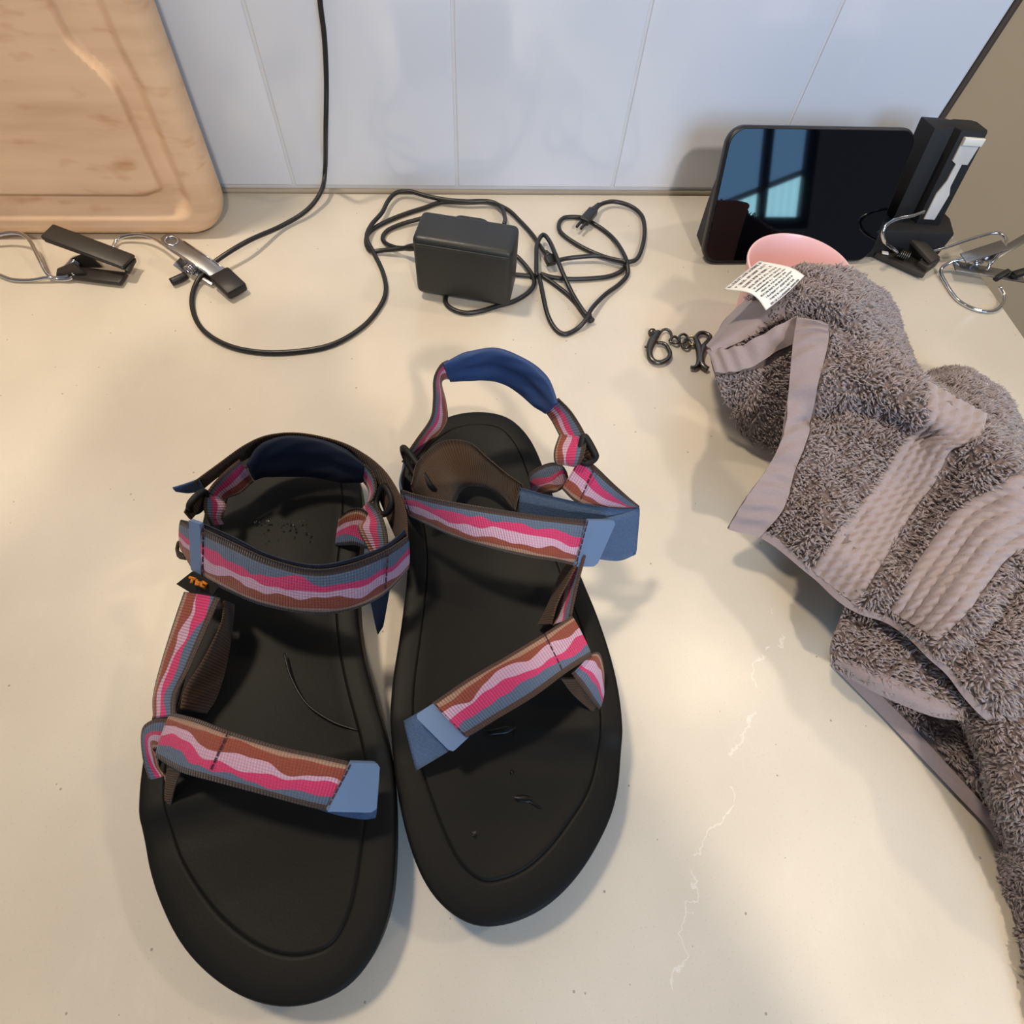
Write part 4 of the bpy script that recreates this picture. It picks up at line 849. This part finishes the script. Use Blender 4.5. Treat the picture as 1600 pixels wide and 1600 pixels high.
def patch(name, rows, thick=0.004, step=0.0028, mat='terry', amp=0.0012, parent=tw, edge_round=True, keep=True, relief=None, extra=None, uv=False, is_px=True, folds=None):
    G = np.array([[W(*p) for p in r] for r in rows]) if is_px else np.array(rows)
    lu = np.mean(np.sum(np.linalg.norm(np.diff(G, axis=0), axis=2), axis=0)); lv = np.mean(np.sum(np.linalg.norm(np.diff(G, axis=1), axis=2), axis=1))
    nu, nv = max(6, int(lu / step)), max(6, int(lv / step))
    P = up2(G, nu, nv); N = normals(P)
    P = P + N * ripple(P, amp)[..., None]
    if folds: P = crease(P, N, folds)
    if relief is not None:
        U, Vv = np.meshgrid(np.linspace(0, lu, nu), np.linspace(0, 1, nv), indexing='ij'); P = P + N * relief(U, Vv, lu, lv)[..., None]
    P[..., 2] = np.maximum(P[..., 2], 0.0012)
    N = normals(P)
    uu = np.linspace(0, 1, nu)[:, None] * np.ones(nv); vv = np.ones(nu)[:, None] * np.linspace(0, 1, nv)
    e = np.minimum(np.minimum(uu, 1 - uu) * lu, np.minimum(vv, 1 - vv) * lv)
    h = thick * np.sqrt(np.clip(e / (thick * 0.8), 0.03, 1) * (2 - np.clip(e / (thick * 0.8), 0.03, 1)))
    lo = P - N * h[..., None]; lo[..., 2] = np.maximum(lo[..., 2], 0.0004)
    V = np.vstack([P.reshape(-1, 3), lo.reshape(-1, 3)]); m = nu * nv; Fc = []
    idx = np.arange(m).reshape(nu, nv)
    q = np.stack([idx[:-1, :-1], idx[:-1, 1:], idx[1:, 1:], idx[1:, :-1]], -1).reshape(-1, 4)
    Fc = q.tolist() + (q[:, ::-1] + m).tolist()
    b = np.r_[idx[0, :], idx[1:, -1], idx[-1, -2::-1], idx[-2:0:-1, 0]]
    Fc += [[int(b[k]), int(b[(k + 1) % len(b)]), int(b[(k + 1) % len(b)] + m), int(b[k] + m)] for k in range(len(b))]
    du = np.cross(P[1, 0] - P[0, 0], P[0, 1] - P[0, 0])
    if du[2] > 0: Fc = [f[::-1] for f in Fc]
    bm = bmesh.new(); vs = [bm.verts.new(v) for v in V]
    for f in Fc: bm.faces.new([vs[i] for i in f])
    bmesh.ops.recalc_face_normals(bm, faces=bm.faces[:])
    o = link_mesh(name, *bm_data(bm), M[mat], parent, auto=70)
    if keep: SURF.append((P, N))
    return P, N, o
px2 = lambda rows: rows
MAIN = [
 [(1246,497,.080),(1239,546,.074),(1233,601,.067),(1223,676,.056),(1203,725,.050),(1161,783,.040),(1137,826,.030)],
 [(1294,510,.086),(1294,536,.082),(1278,601,.072),(1265,670,.060),(1242,735,.052),(1223,796,.043),(1187,839,.032)],
 [(1372,543,.088),(1370,590,.086),(1355,650,.072),(1340,715,.061),(1310,790,.055),(1280,850,.046),(1255,888,.034)],
 [(1450,601,.088),(1447,645,.088),(1430,710,.072),(1405,780,.060),(1380,850,.057),(1350,910,.050),(1322,948,.038)],
 [(1530,650,.086),(1525,700,.088),(1505,760,.078),(1478,830,.068),(1450,890,.064),(1420,945,.056),(1392,976,.045)],
 [(1600,722,.080),(1602,775,.085),(1588,840,.080),(1556,905,.072),(1520,965,.070),(1485,1010,.062),(1455,1028,.052)],
 [(1680,800,.070),(1690,850,.076),(1680,925,.076),(1648,1000,.070),(1605,1045,.066),(1570,1082,.060),(1530,1112,.048)],
 [(1760,900,.036),(1790,940,.040),(1780,1000,.044),(1750,1080,.044),(1700,1130,.044),(1650,1150,.042),(1590,1150,.034)],
 [(1800,960,.006),(1850,1000,.006),(1860,1070,.006),(1820,1150,.006),(1760,1200,.008),(1700,1215,.010),(1630,1190,.016)]]
# main sheet: sits over everything else
Pm, Nm, _ = patch('top_fold', MAIN, thick=.0045, amp=.0018, folds=FOLDS)
# hem strip down the left edge of the main sheet
hem = lambda U, V_, lu, lv: 0.0011 * np.sin(U * 2 * math.pi / 0.021 + 1.2 * np.sin(U * 60)) * (0.35 + 0.65 * np.sin(V_ * math.pi)) + 0.0012
def lift(rows, dz): return [[(p[0], p[1], p[2] + dz) for p in r] for r in rows]
def net_slice(P, lo, hi, axis, n=8, off=0.0008):
    """control net that follows surface P between two fractions along an axis"""
    a, b = int(lo * (P.shape[axis] - 1)), int(round(hi * (P.shape[axis] - 1)))
    Q = np.take(P, range(a, b + 1), axis=axis); return Q
q0 = Pm.copy(); NN = normals(Pm)
ju = int(round(1 / 8 * (Pm.shape[0] - 1)))
H = Pm[0:ju + 1] + NN[0:ju + 1] * 0.0006
H = H[np.linspace(0, ju, 5).astype(int)][:, np.linspace(0, Pm.shape[1] - 1, 16).astype(int)]
hemfun = lambda U, V_, lu, lv: 0.0011 * (1 + np.sin(V_ * lv * 2 * math.pi / 0.0115 + 1.6 * np.sin(V_ * lv * 60) + U / lu * 0.9)) * (0.35 + 0.65 * np.sin(np.clip(U / lu, 0, 1) * math.pi)) + 0.0012
patch('hem', H, thick=.0030, step=.0015, mat='hem', amp=0, relief=hemfun, keep=False, is_px=False)
# bottom hem of the main sheet
jv = int(round(0.955 * (Pm.shape[1] - 1)))
H = (Pm + NN * 0.0008)[:, jv:][np.linspace(ju, Pm.shape[0] - 1, 22).astype(int)][:, np.linspace(0, Pm.shape[1] - 1 - jv, 3).astype(int)]
patch('hem', H, thick=.0040, step=.0015, mat='hem', amp=0, relief=lambda U, V_, lu, lv: 0.0006 + 0.0003 * np.sin(U * 300), keep=False, is_px=False)
# left lobe
patch('left_fold', [
 [(1108,552,.046),(1116,585,.044),(1133,632,.030),(1158,670,.010)],
 [(1163,540,.060),(1177,575,.054),(1185,630,.040),(1195,695,.010)],
 [(1210,513,.072),(1224,548,.062),(1232,610,.045),(1236,722,.008)],
 [(1256,494,.080),(1268,530,.070),(1275,600,.050),(1275,740,.010)]], amp=.0014)
patch('hem', [
 [(1104,548,.0475),(1110,560,.0490),(1117,582,.0475)],
 [(1130,546,.0535),(1136,558,.0545),(1145,580,.0530)],
 [(1163,538,.0610),(1169,550,.0605),(1178,571,.0580)],
 [(1205,514,.0715),(1208,528,.0700),(1222,545,.0655)],
 [(1246,494,.0800),(1252,508,.0760),(1262,528,.0730)]], thick=.004, step=.0016, mat='hem', amp=.0006, relief=lambda U, V_, lu, lv: 0.0009 * np.sin(U * 2 * math.pi / 0.0105 + 1.2 * np.sin(U * 70)), keep=False)
# upper fold against the cup
UPR = [
 [(1106,540,.028),(1150,484,.040),(1198,446,.062),(1256,416,.064),(1310,418,.062),(1358,442,.045),(1396,478,.010),(1412,540,.006),(1436,592,.010),(1470,592,.012)],
 [(1108,545,.044),(1163,492,.056),(1213,456,.067),(1262,430,.072),(1308,434,.070),(1350,456,.060),(1384,494,.048),(1402,545,.050),(1432,588,.055),(1468,606,.058)],
 [(1112,549,.050),(1164,520,.060),(1212,490,.072),(1260,464,.078),(1308,472,.081),(1348,494,.076),(1374,524,.068),(1398,560,.066),(1432,595,.070),(1468,624,.072)],
 [(1112,556,.046),(1163,545,.053),(1212,520,.058),(1254,504,.062),(1300,520,.066),(1345,540,.070),(1375,553,.072),(1405,578,.073),(1442,603,.074),(1475,645,.076)]]
patch('upper_fold', UPR, amp=.0015)
# thickness ridge below the label: smooth turned-over part on the left of the upper fold
Pu = up2(np.array([[W(*p) for p in r] for r in UPR]), 30, 60); Nu = normals(Pu)
H = (Pu + Nu * 0.0016)[2:24, 0:16][np.linspace(0, 21, 6).astype(int)][:, np.linspace(0, 15, 6).astype(int)]
patch('hem', H, thick=.003, step=.0018, mat='hem', amp=.0006, keep=False, is_px=False)
# bulge behind on the right
patch('rear_fold', [
 [(1440,590,.012),(1470,577,.016),(1512,580,.022),(1555,606,.026),(1592,656,.024),(1650,740,.016),(1720,840,.01),(1790,960,.004)],
 [(1448,604,.045),(1482,594,.052),(1518,600,.058),(1556,632,.060),(1590,682,.060),(1650,765,.050),(1725,860,.036),(1800,980,.006)],
 [(1455,620,.060),(1490,625,.068),(1520,645,.073),(1550,675,.075),(1585,720,.073),(1650,790,.060),(1730,890,.042),(1805,990,.008)],
 [(1445,650,.070),(1482,668,.076),(1515,692,.079),(1548,718,.079),(1590,765,.076),(1650,830,.062),(1730,930,.040),(1810,1010,.008)]], amp=.0015)
# roll under the bottom hem
patch('lower_fold', [
 [(1322,944,.026),(1390,972,.034),(1455,1022,.040),(1530,1085,.040),(1580,1120,.036)],
 [(1305,985,.026),(1375,1012,.033),(1440,1052,.038),(1500,1095,.040),(1560,1125,.036)],
 [(1296,1015,.022),(1352,1035,.030),(1420,1072,.036),(1480,1104,.038),(1545,1122,.036)],
 [(1300,1037,.016),(1358,1066,.026),(1428,1100,.033),(1478,1118,.036),(1537,1120,.034)]], amp=.0010)
patch('hem', [
 [(1312,1026,.0235),(1357,1042,.0310),(1424,1072,.0375),(1482,1098,.0400),(1536,1112,.0390)],
 [(1304,1034,.0215),(1358,1060,.0305),(1428,1094,.0370),(1480,1112,.0395),(1538,1118,.0375)],
 [(1304,1042,.0150),(1360,1078,.0240),(1430,1111,.0320),(1478,1124,.0350),(1538,1123,.0345)]], thick=.003, step=.0016, mat='hem', amp=.0003, keep=False)
patch('lower_layer', [
 [(1306,1046,.003),(1394,1136,.003),(1487,1234,.003),(1556,1302,.003),(1574,1380,.003),(1590,1452,.003),(1606,1550,.003),(1620,1640,.003)],
 [(1345,1052,.008),(1432,1140,.008),(1520,1235,.008),(1584,1305,.009),(1600,1380,.009),(1618,1450,.008),(1640,1550,.006),(1660,1640,.004)],
 [(1420,1085,.014),(1495,1160,.014),(1560,1240,.018),(1625,1305,.022),(1650,1380,.022),(1672,1450,.018),(1695,1550,.012),(1710,1640,.008)],
 [(1560,1110,.022),(1600,1170,.024),(1660,1240,.030),(1720,1310,.030),(1740,1380,.026),(1760,1450,.02),(1780,1550,.012),(1790,1640,.006)]], amp=.0008)
patch('hem', [
 [(1306,1046,.0042),(1394,1136,.0042),(1487,1234,.0042),(1540,1290,.0042),(1558,1318,.0040)],
 [(1324,1049,.0075),(1414,1139,.0075),(1503,1236,.0075),(1553,1290,.0070),(1568,1318,.0060)],
 [(1342,1052,.0092),(1430,1140,.0092),(1518,1236,.0092),(1566,1290,.0088),(1578,1318,.0078)]], thick=.002, step=.0018, mat='hem', amp=.0002, keep=False)
patch('right_fold', [
 [(1512,1125,.020),(1530,1200,.014),(1548,1252,.012),(1567,1312,.006),(1586,1400,.003),(1602,1500,.003),(1616,1620,.003)],
 [(1530,1120,.040),(1552,1200,.040),(1572,1262,.036),(1600,1335,.028),(1628,1420,.020),(1648,1520,.012),(1665,1620,.006)],
 [(1590,1085,.054),(1615,1180,.054),(1635,1265,.050),(1670,1350,.042),(1700,1430,.030),(1720,1520,.018),(1735,1620,.008)],
 [(1690,1060,.050),(1730,1170,.050),(1760,1270,.046),(1790,1360,.036),(1810,1450,.024),(1820,1540,.012),(1830,1620,.006)]], amp=.0016)
# braided bands woven into the main sheet
ALLP = Pm.reshape(-1, 3); ALLN = normals(Pm).reshape(-1, 3)
def on_main(px, py, off=0.0012):
    """point on the main sheet nearest to the sight line through a measured point"""
    v = ray(px, py); v = v / np.linalg.norm(v); c = np.array([0, 0, CAM_H]); r = ALLP - c; t = r @ v
    d = np.linalg.norm(r - t[:, None] * v, axis=1); k = np.argsort(d)[:6]; w = 1 / (d[k] + 1e-5); w /= w.sum()
    return (ALLP[k] * w[:, None]).sum(0) * 0 + c + v * (t[k] @ w) + (ALLN[k] * w[:, None]).sum(0) * off
def braid(ncol):
    def f(U, V_, lu, lv):
        x = V_ * ncol; c = np.floor(x); fx = x - c
        ph = U / 0.0062 + np.where(c % 2 == 0, 1, 1) * (fx - .5) * 1.1
        rope = np.abs(np.sin(ph * math.pi)) ** 0.6
        col = np.sin(np.clip(fx, 0.0, 1) * math.pi) ** 0.7
        return 0.0020 * rope * col - 0.0004
    return f
def band(L, R, ncol, seg=14):
    L = catmull(np.c_[np.array(L, float), np.zeros(len(L))], seg)[:, :2]; R = catmull(np.c_[np.array(R, float), np.zeros(len(R))], seg)[:, :2]
    rows = [[on_main(*(l * (1 - s) + r * s)) for s in np.linspace(0, 1, 6)] for l, r in zip(L, R)]
    P, N, o = patch('braided_band', rows, thick=.002, step=.0010, mat='cable', amp=0, relief=braid(ncol), keep=False, is_px=False)
    return L, R
B1 = band([(1444, 598), (1446, 650), (1408, 692), (1366, 757), (1307, 832), (1268, 888)], [(1540, 652), (1528, 688), (1485, 704), (1462, 751), (1418, 813), (1340, 945)], 5)
B2 = band([(1592, 735), (1545, 765), (1500, 792), (1462, 840), (1421, 900), (1392, 952)], [(1670, 850), (1625, 850), (1575, 872), (1540, 915), (1508, 960), (1468, 1000)], 5)
# terry loops: short bent tufts standing on every looped face
def in_poly(x, y, poly):
    poly = np.array(poly); inside = np.zeros(len(x), bool); j = len(poly) - 1
    for i in range(len(poly)):
        c = ((poly[i, 1] > y) != (poly[j, 1] > y)) & (x < (poly[j, 0] - poly[i, 0]) * (y - poly[i, 1]) / (poly[j, 1] - poly[i, 1] + 1e-12) + poly[i, 0]); inside ^= c; j = i
    return inside
def to_px(P):
    q = (P - np.array([0, 0, CAM_H])) @ R3; return 800 + F_PX * q[:, 0] / -q[:, 2], 800 - F_PX * q[:, 1] / -q[:, 2]
def tufts(surfs, dens, L0, w0, seed, skip=()):
    rg = np.random.default_rng(seed); VV = []; FF = []; base = 0
    for si, (P, N) in enumerate(surfs):
        a = P[:-1, :-1]; b = P[1:, :-1]; d = P[:-1, 1:]; area = np.linalg.norm(np.cross(b - a, d - a), axis=2)
        n = rg.poisson(area * dens); ii, jj = np.nonzero(n); rep = n[ii, jj]; ii = np.repeat(ii, rep); jj = np.repeat(jj, rep)
        u, v = rg.random(len(ii))[:, None], rg.random(len(ii))[:, None]
        p = P[ii, jj] * (1 - u) * (1 - v) + P[ii + 1, jj] * u * (1 - v) + P[ii, jj + 1] * (1 - u) * v + P[ii + 1, jj + 1] * u * v
        nn = N[ii, jj]
        if skip:
            x, y = to_px(p); k = np.ones(len(p), bool)
            for s_, poly in skip:
                if s_ is None or s_ == si: k &= ~in_poly(x, y, poly)
            p, nn = p[k], nn[k]
        m = len(p)
        cl = np.stack([np.sin(p[:, 0] * 420 + p[:, 1] * 250 + k_) + np.sin(p[:, 1] * 510 - p[:, 0] * 330 + 2 * k_) for k_ in (0.3, 2.1, 4.4)], 1) * .35
        lean = rg.normal(0, .30, (m, 3)) + cl + np.array([.35, -.45, -.15]); lean -= nn * np.sum(lean * nn, 1)[:, None]
        t1 = nn + lean * .5; t1 /= np.linalg.norm(t1, axis=1)[:, None]; t2 = nn * .35 + lean * 1.1; t2 /= np.linalg.norm(t2, axis=1)[:, None]
        L = L0 * rg.uniform(.6, 1.3, m)[:, None]; w = w0 * rg.uniform(.7, 1.3, m)[:, None]
        s = np.cross(t1, rg.normal(0, 1, (m, 3))); s /= np.linalg.norm(s, axis=1)[:, None]; s2 = np.cross(t1, s)
        r0 = [p - nn * .0006 + (s * math.cos(a) + s2 * math.sin(a)) * w for a in (0, 2.094, 4.189)]
        pm = p + t1 * L * .55; r1 = [pm + (s * math.cos(a) + s2 * math.sin(a)) * w * 1.05 for a in (0, 2.094, 4.189)]
        tip = pm + t2 * L * .55
        V = np.stack(r0 + r1 + [tip], 1).reshape(-1, 3); VV.append(V)
        k = (np.arange(m) * 7 + base)[:, None]; base += m * 7
        for q in ([0, 1, 4, 3], [1, 2, 5, 4], [2, 0, 3, 5]): FF.append(np.hstack([k + i for i in q]))
        for q in ([3, 4, 6], [4, 5, 6], [5, 3, 6]): FF.append(np.hstack([k + i for i in q] + [np.full_like(k, -1)]))
    V = np.vstack(VV); Fq = np.vstack(FF); return V, [tuple(int(i) for i in f if i >= 0) for f in Fq.tolist()]
bandpoly = lambda L, R, g=0: [tuple(p) for p in L] + [tuple(p) for p in R[::-1]]
hempoly = [(p[0], p[1]) for p in MAIN[0]] + [(p[0] + 3, p[1]) for p in MAIN[1][::-1]]
skip = [(0, bandpoly(*B1)), (0, bandpoly(*B2)), (0, hempoly), (1, [(1090, 540), (1100, 590), (1180, 578), (1240, 545), (1270, 520), (1250, 480)]), (2, [(1100, 545), (1150, 470), (1215, 470), (1200, 500), (1120, 560)]), (4 + 1, [(1290, 1050), (1306, 1022), (1362, 1038), (1430, 1070), (1560, 1108), (1560, 1140)]), (5, [(1290, 1000), (1300, 1045), (1400, 1145), (1495, 1245), (1590, 1330), (1590, 1300), (1440, 1140), (1345, 1045)])]
_a = np.stack(to_px(Pm[ju:, jv]), 1); _b = np.stack(to_px(Pm[ju:, -1] + 0), 1); _c = _b.mean(0) - _a.mean(0); skip.append((0, [tuple(p) for p in _a] + [tuple(p + _c * .8) for p in _b[::-1]]))
V, Fc = tufts(SURF, 560000, .0038, .00058, 3, skip)
pl = link_mesh('terry_pile', V, Fc, M['pile'], tw); tag(pl, kind='stuff')
print('tufts', len(V) // 7)
# care label
def lab_pt(px, py, z): return W(px, py, z)
Pl = up2(np.array([[W(1131, 452, .074), W(1158, 430, .080), W(1186, 408, .082)], [W(1165, 456, .081), W(1192, 434, .086), W(1220, 414, .086)], [W(1183, 466, .081), W(1212, 444, .087), W(1240, 420, .087)], [W(1197, 485, .078), W(1230, 458, .084), W(1257, 431, .086)]]), 24, 30)
a = NT('printed_care_label'); uv = a.n('ShaderNodeSeparateXYZ', {'Vector': a.n('ShaderNodeUVMap').outputs[0]}); u_, v_ = uv.outputs[0], uv.outputs[1]
ln = a.math('MULTIPLY', u_, 11.0); row = a.math('FLOOR', ln); fr_ = a.math('FRACT', ln)
inrow = a.math('MULTIPLY', a.math('GREATER_THAN', fr_, 0.28), a.math('LESS_THAN', fr_, 0.78))
tn = a.n('ShaderNodeTexNoise', {'Vector': a.n('ShaderNodeCombineXYZ', {'X': a.math('MULTIPLY', v_, 46.0), 'Y': a.math('MULTIPLY', row, 5.3), 'Z': a.math('MULTIPLY', fr_, 1.4)}).outputs[0], 'Scale': 1.0, 'Detail': 2.0}).outputs[0]
ink = a.math('MULTIPLY', inrow, a.math('GREATER_THAN', tn, 0.44))
rl = a.n('ShaderNodeTexNoise', {'Vector': a.n('ShaderNodeCombineXYZ', {'X': row, 'Y': 3.1, 'Z': 0.0}).outputs[0], 'Scale': 3.0}).outputs[0]
ink = a.math('MULTIPLY', ink, a.math('LESS_THAN', a.math('ABSOLUTE', a.math('SUBTRACT', v_, 0.5)), a.math('ADD', a.math('MULTIPLY', rl, 0.5), 0.13)))
a.set(color=a.mix(ink, lin((222, 220, 214)), lin((104, 98, 102))), rough=0.7, spec=0.2)
nu, nv = Pl.shape[:2]; Nl = normals(Pl); V = np.vstack([(Pl + Nl * .0002).reshape(-1, 3), (Pl - Nl * .0003).reshape(-1, 3)]); idx = np.arange(nu * nv).reshape(nu, nv)
q = np.stack([idx[:-1, :-1], idx[1:, :-1], idx[1:, 1:], idx[:-1, 1:]], -1).reshape(-1, 4); b = np.r_[idx[0, :], idx[1:, -1], idx[-1, -2::-1], idx[-2:0:-1, 0]]
Fc = q.tolist() + (q[:, ::-1] + nu * nv).tolist() + [[int(b[k]), int(b[(k + 1) % len(b)]), int(b[(k + 1) % len(b)] + nu * nv), int(b[k] + nu * nv)] for k in range(len(b))]
UV = [(i / (nu - 1), j / (nv - 1)) for _ in range(2) for i in range(nu) for j in range(nv)]
tag(link_mesh('care_label', V, Fc, a.m, tw, uvs=UV), 'white printed care label curling over the cup')
# ------------------------------------------------------------------ the photographer behind the lens: only the shadow is in the picture
ph = thing('phone', 'dark phone held up over the sandals in the photographer\'s two hands', 'phone', (0, 0, CAM_H))
Xc, Yc, Zc = R3[:, 0], R3[:, 1], R3[:, 2]; lens = np.array([0, 0, CAM_H])
v, f = extrude(rrect(.0715, .147, .011, 8), .0078, .0015, 2)
link_mesh('body', (v + np.array([-.024, -.060, .0060])) @ np.array([Xc, Yc, Zc]) + lens, f, M['bezel'], ph, auto=40)
v, f = extrude(rrect(.068, .143, .010, 8), .0006, 0); link_mesh('screen', (v + np.array([-.024, -.060, .0137])) @ np.array([Xc, Yc, Zc]) + lens, f, M['glass'], ph, auto=40)
pr = thing('person', 'person in a grey sweater leaning over the counter, holding the phone; shadow at lower left', 'person', (-.10, -.56, -.90))
def skin(name, pts, edges, rad, mats, root, sub=2):
    me = bpy.data.meshes.new(name); o = np.array(root['_org']); me.from_pydata([tuple(np.array(p) - o) for p in pts], edges, [])
    ob = bpy.data.objects.new(name, me); COL.objects.link(ob); ob.parent = root; ob['_org'] = list(root['_org'])
    md = ob.modifiers.new('skin', 'SKIN'); md.use_smooth_shade = True
    if not me.skin_vertices: me.skin_vertices.new()
    for i, r in enumerate(rad): me.skin_vertices[0].data[i].radius = (r, r) if np.ndim(r) == 0 else r
    me.skin_vertices[0].data[0].use_root = True
    s = ob.modifiers.new('sub', 'SUBSURF'); s.levels = s.render_levels = sub
    me.materials.append(mats); return ob
K = M['skin'] = simple('skin', (196, 148, 124), 0.55, var=.05); SW = simple('grey_sweater', (92, 94, 100), .9, var=.1, vs=200, bump=.5); TR = simple('dark_trousers', (38, 42, 56), .85, var=.1, vs=200)
P = [(-.10, -.56, .02), (-.10, -.56, .18), (-.10, -.53, .38), (-.10, -.50, .54), (-.10, -.475, .63), (-.10, -.455, .70), (-.098, -.43, .78), (-.098, -.42, .84),
     (.075, -.50, .555), (.155, -.42, .36), (.075, -.205, .325), (-.275, -.50, .555), (-.345, -.42, .34), (-.155, -.20, .300)]
E_ = [(0, 1), (1, 2), (2, 3), (3, 4), (4, 5), (5, 6), (6, 7), (3, 8), (8, 9), (9, 10), (3, 11), (11, 12), (12, 13)]
Rr = [(.17, .12), (.155, .11), (.17, .115), (.12, .09), .052, .062, .082, .060, .054, .036, .022, .054, .036, .022]
hands = []
def hand(w_i, wrist, palm, across, reach, curl):
    wrist, palm, across, reach, curl = map(np.array, (wrist, palm, across, reach, curl)); k = len(P); P.append(tuple(palm)); Rr.append((.034, .016)); E_.append((w_i, k))
    for j, (off, L) in enumerate(((-.030, .062), (-.010, .072), (.010, .068), (.028, .054))):
        b = palm + across * off + reach * .034; m = b + reach * L * .5 + curl * .006; t = m + reach * L * .35 + curl * L * .35
        n0 = len(P); P.extend([tuple(b), tuple(m), tuple(t)]); Rr.extend([.0095, .0085, .007]); E_.extend([(k, n0), (n0, n0 + 1), (n0 + 1, n0 + 2)])
    b = palm - across * .038 - reach * .010; n0 = len(P); P.extend([tuple(b), tuple(b + reach * .030 - across * .012 + curl * .006), tuple(b + reach * .052 - across * .004 + curl * .014)]); Rr.extend([.012, .010, .008]); E_.extend([(k, n0), (n0, n0 + 1), (n0 + 1, n0 + 2)])
lowr = lens - Yc * .085 + Xc * .030 + Zc * .022; lowl = lens - Yc * .070 - Xc * .085 + Zc * .024
hand(10, P[10], lowr + Xc * .012, Yc, -Xc * .85 + Yc * .2, -Zc * .2); hand(13, P[13], lowl - Xc * .012, -Yc, Xc * .85 + Yc * .2, -Zc * .2)
skin('body', P, E_, Rr, K, pr, 2)
# clothing: sweater and trousers follow the body a little outside it
skin('sweater', [P[0], P[1], P[2], P[3], P[4], P[8], P[9], tuple(np.array(P[9]) * .08 + np.array(P[10]) * .92), P[11], P[12], tuple(np.array(P[12]) * .08 + np.array(P[13]) * .92)],
     [(0, 1), (1, 2), (2, 3), (3, 4), (3, 5), (5, 6), (6, 7), (3, 8), (8, 9), (9, 10)], [(.19, .14), (.172, .126), (.19, .132), (.142, .11), .062, .080, .062, .040, .080, .062, .040], SW, pr)
for x in (-.195, -.005):
    skin('trouser_leg', [(x, -.56, .06), (x, -.56, -.10), (x - .005, -.545, -.44), (x - .005, -.58, -.84)], [(0, 1), (1, 2), (2, 3)], [(.10, .115), .098, .072, .058], TR, pr)
for x in (-.215, .015):
    skin('shoe', [(x, -.61, -.865), (x, -.55, -.865), (x, -.44, -.875)], [(0, 1), (1, 2)], [.036, .042, .026], M['blackplastic'], pr, 1)
def blob(c, r, cut=None, n=24):
    V = []; Fc = []
    for i in range(n + 1):
        a = math.pi * i / n
        for k in range(2 * n): b = math.pi * k / n; V.append(np.array(c) + np.array(r) * (math.sin(a) * math.cos(b), math.sin(a) * math.sin(b), math.cos(a)))
    for i in range(n):
        for k in range(2 * n):
            l = (k + 1) % (2 * n); q = [i * 2 * n + k, (i + 1) * 2 * n + k, (i + 1) * 2 * n + l, i * 2 * n + l]
            if cut is None or cut(np.mean([V[t] for t in q], axis=0)): Fc.append(q)
    return V, Fc
link_mesh('hair', *blob((-.098, -.440, .800), (.086, .094, .098), lambda p: p[1] < -.405 + (p[2] - .80) * 1.2), simple('brown_hair', (62, 42, 30), .6, var=.2, vs=120, bump=.6, bs=300), pr)
for x in (-.128, -.068): link_mesh('eye', *blob((x + (.004 if x < -.1 else -.004), -.372, .785), (.011, .009, .007)), simple('eye', (230, 228, 224), .2), pr)
link_mesh('nose', *tube([(-.098, -.366, .788), (-.098, -.356, .768), (-.098, -.350, .754), (-.098, -.362, .748)], [.006, .009, .013, .008], 10), K, pr)
link_mesh('mouth', *tube([(-.116, -.372, .728), (-.098, -.364, .726), (-.080, -.372, .728)], [.002, .005, .002], 8), simple('lips', (160, 92, 88), .5), pr)
for o in bpy.data.objects:
    if '_org' in o: del o['_org']
print('RIBBONS', RIB_LOG)
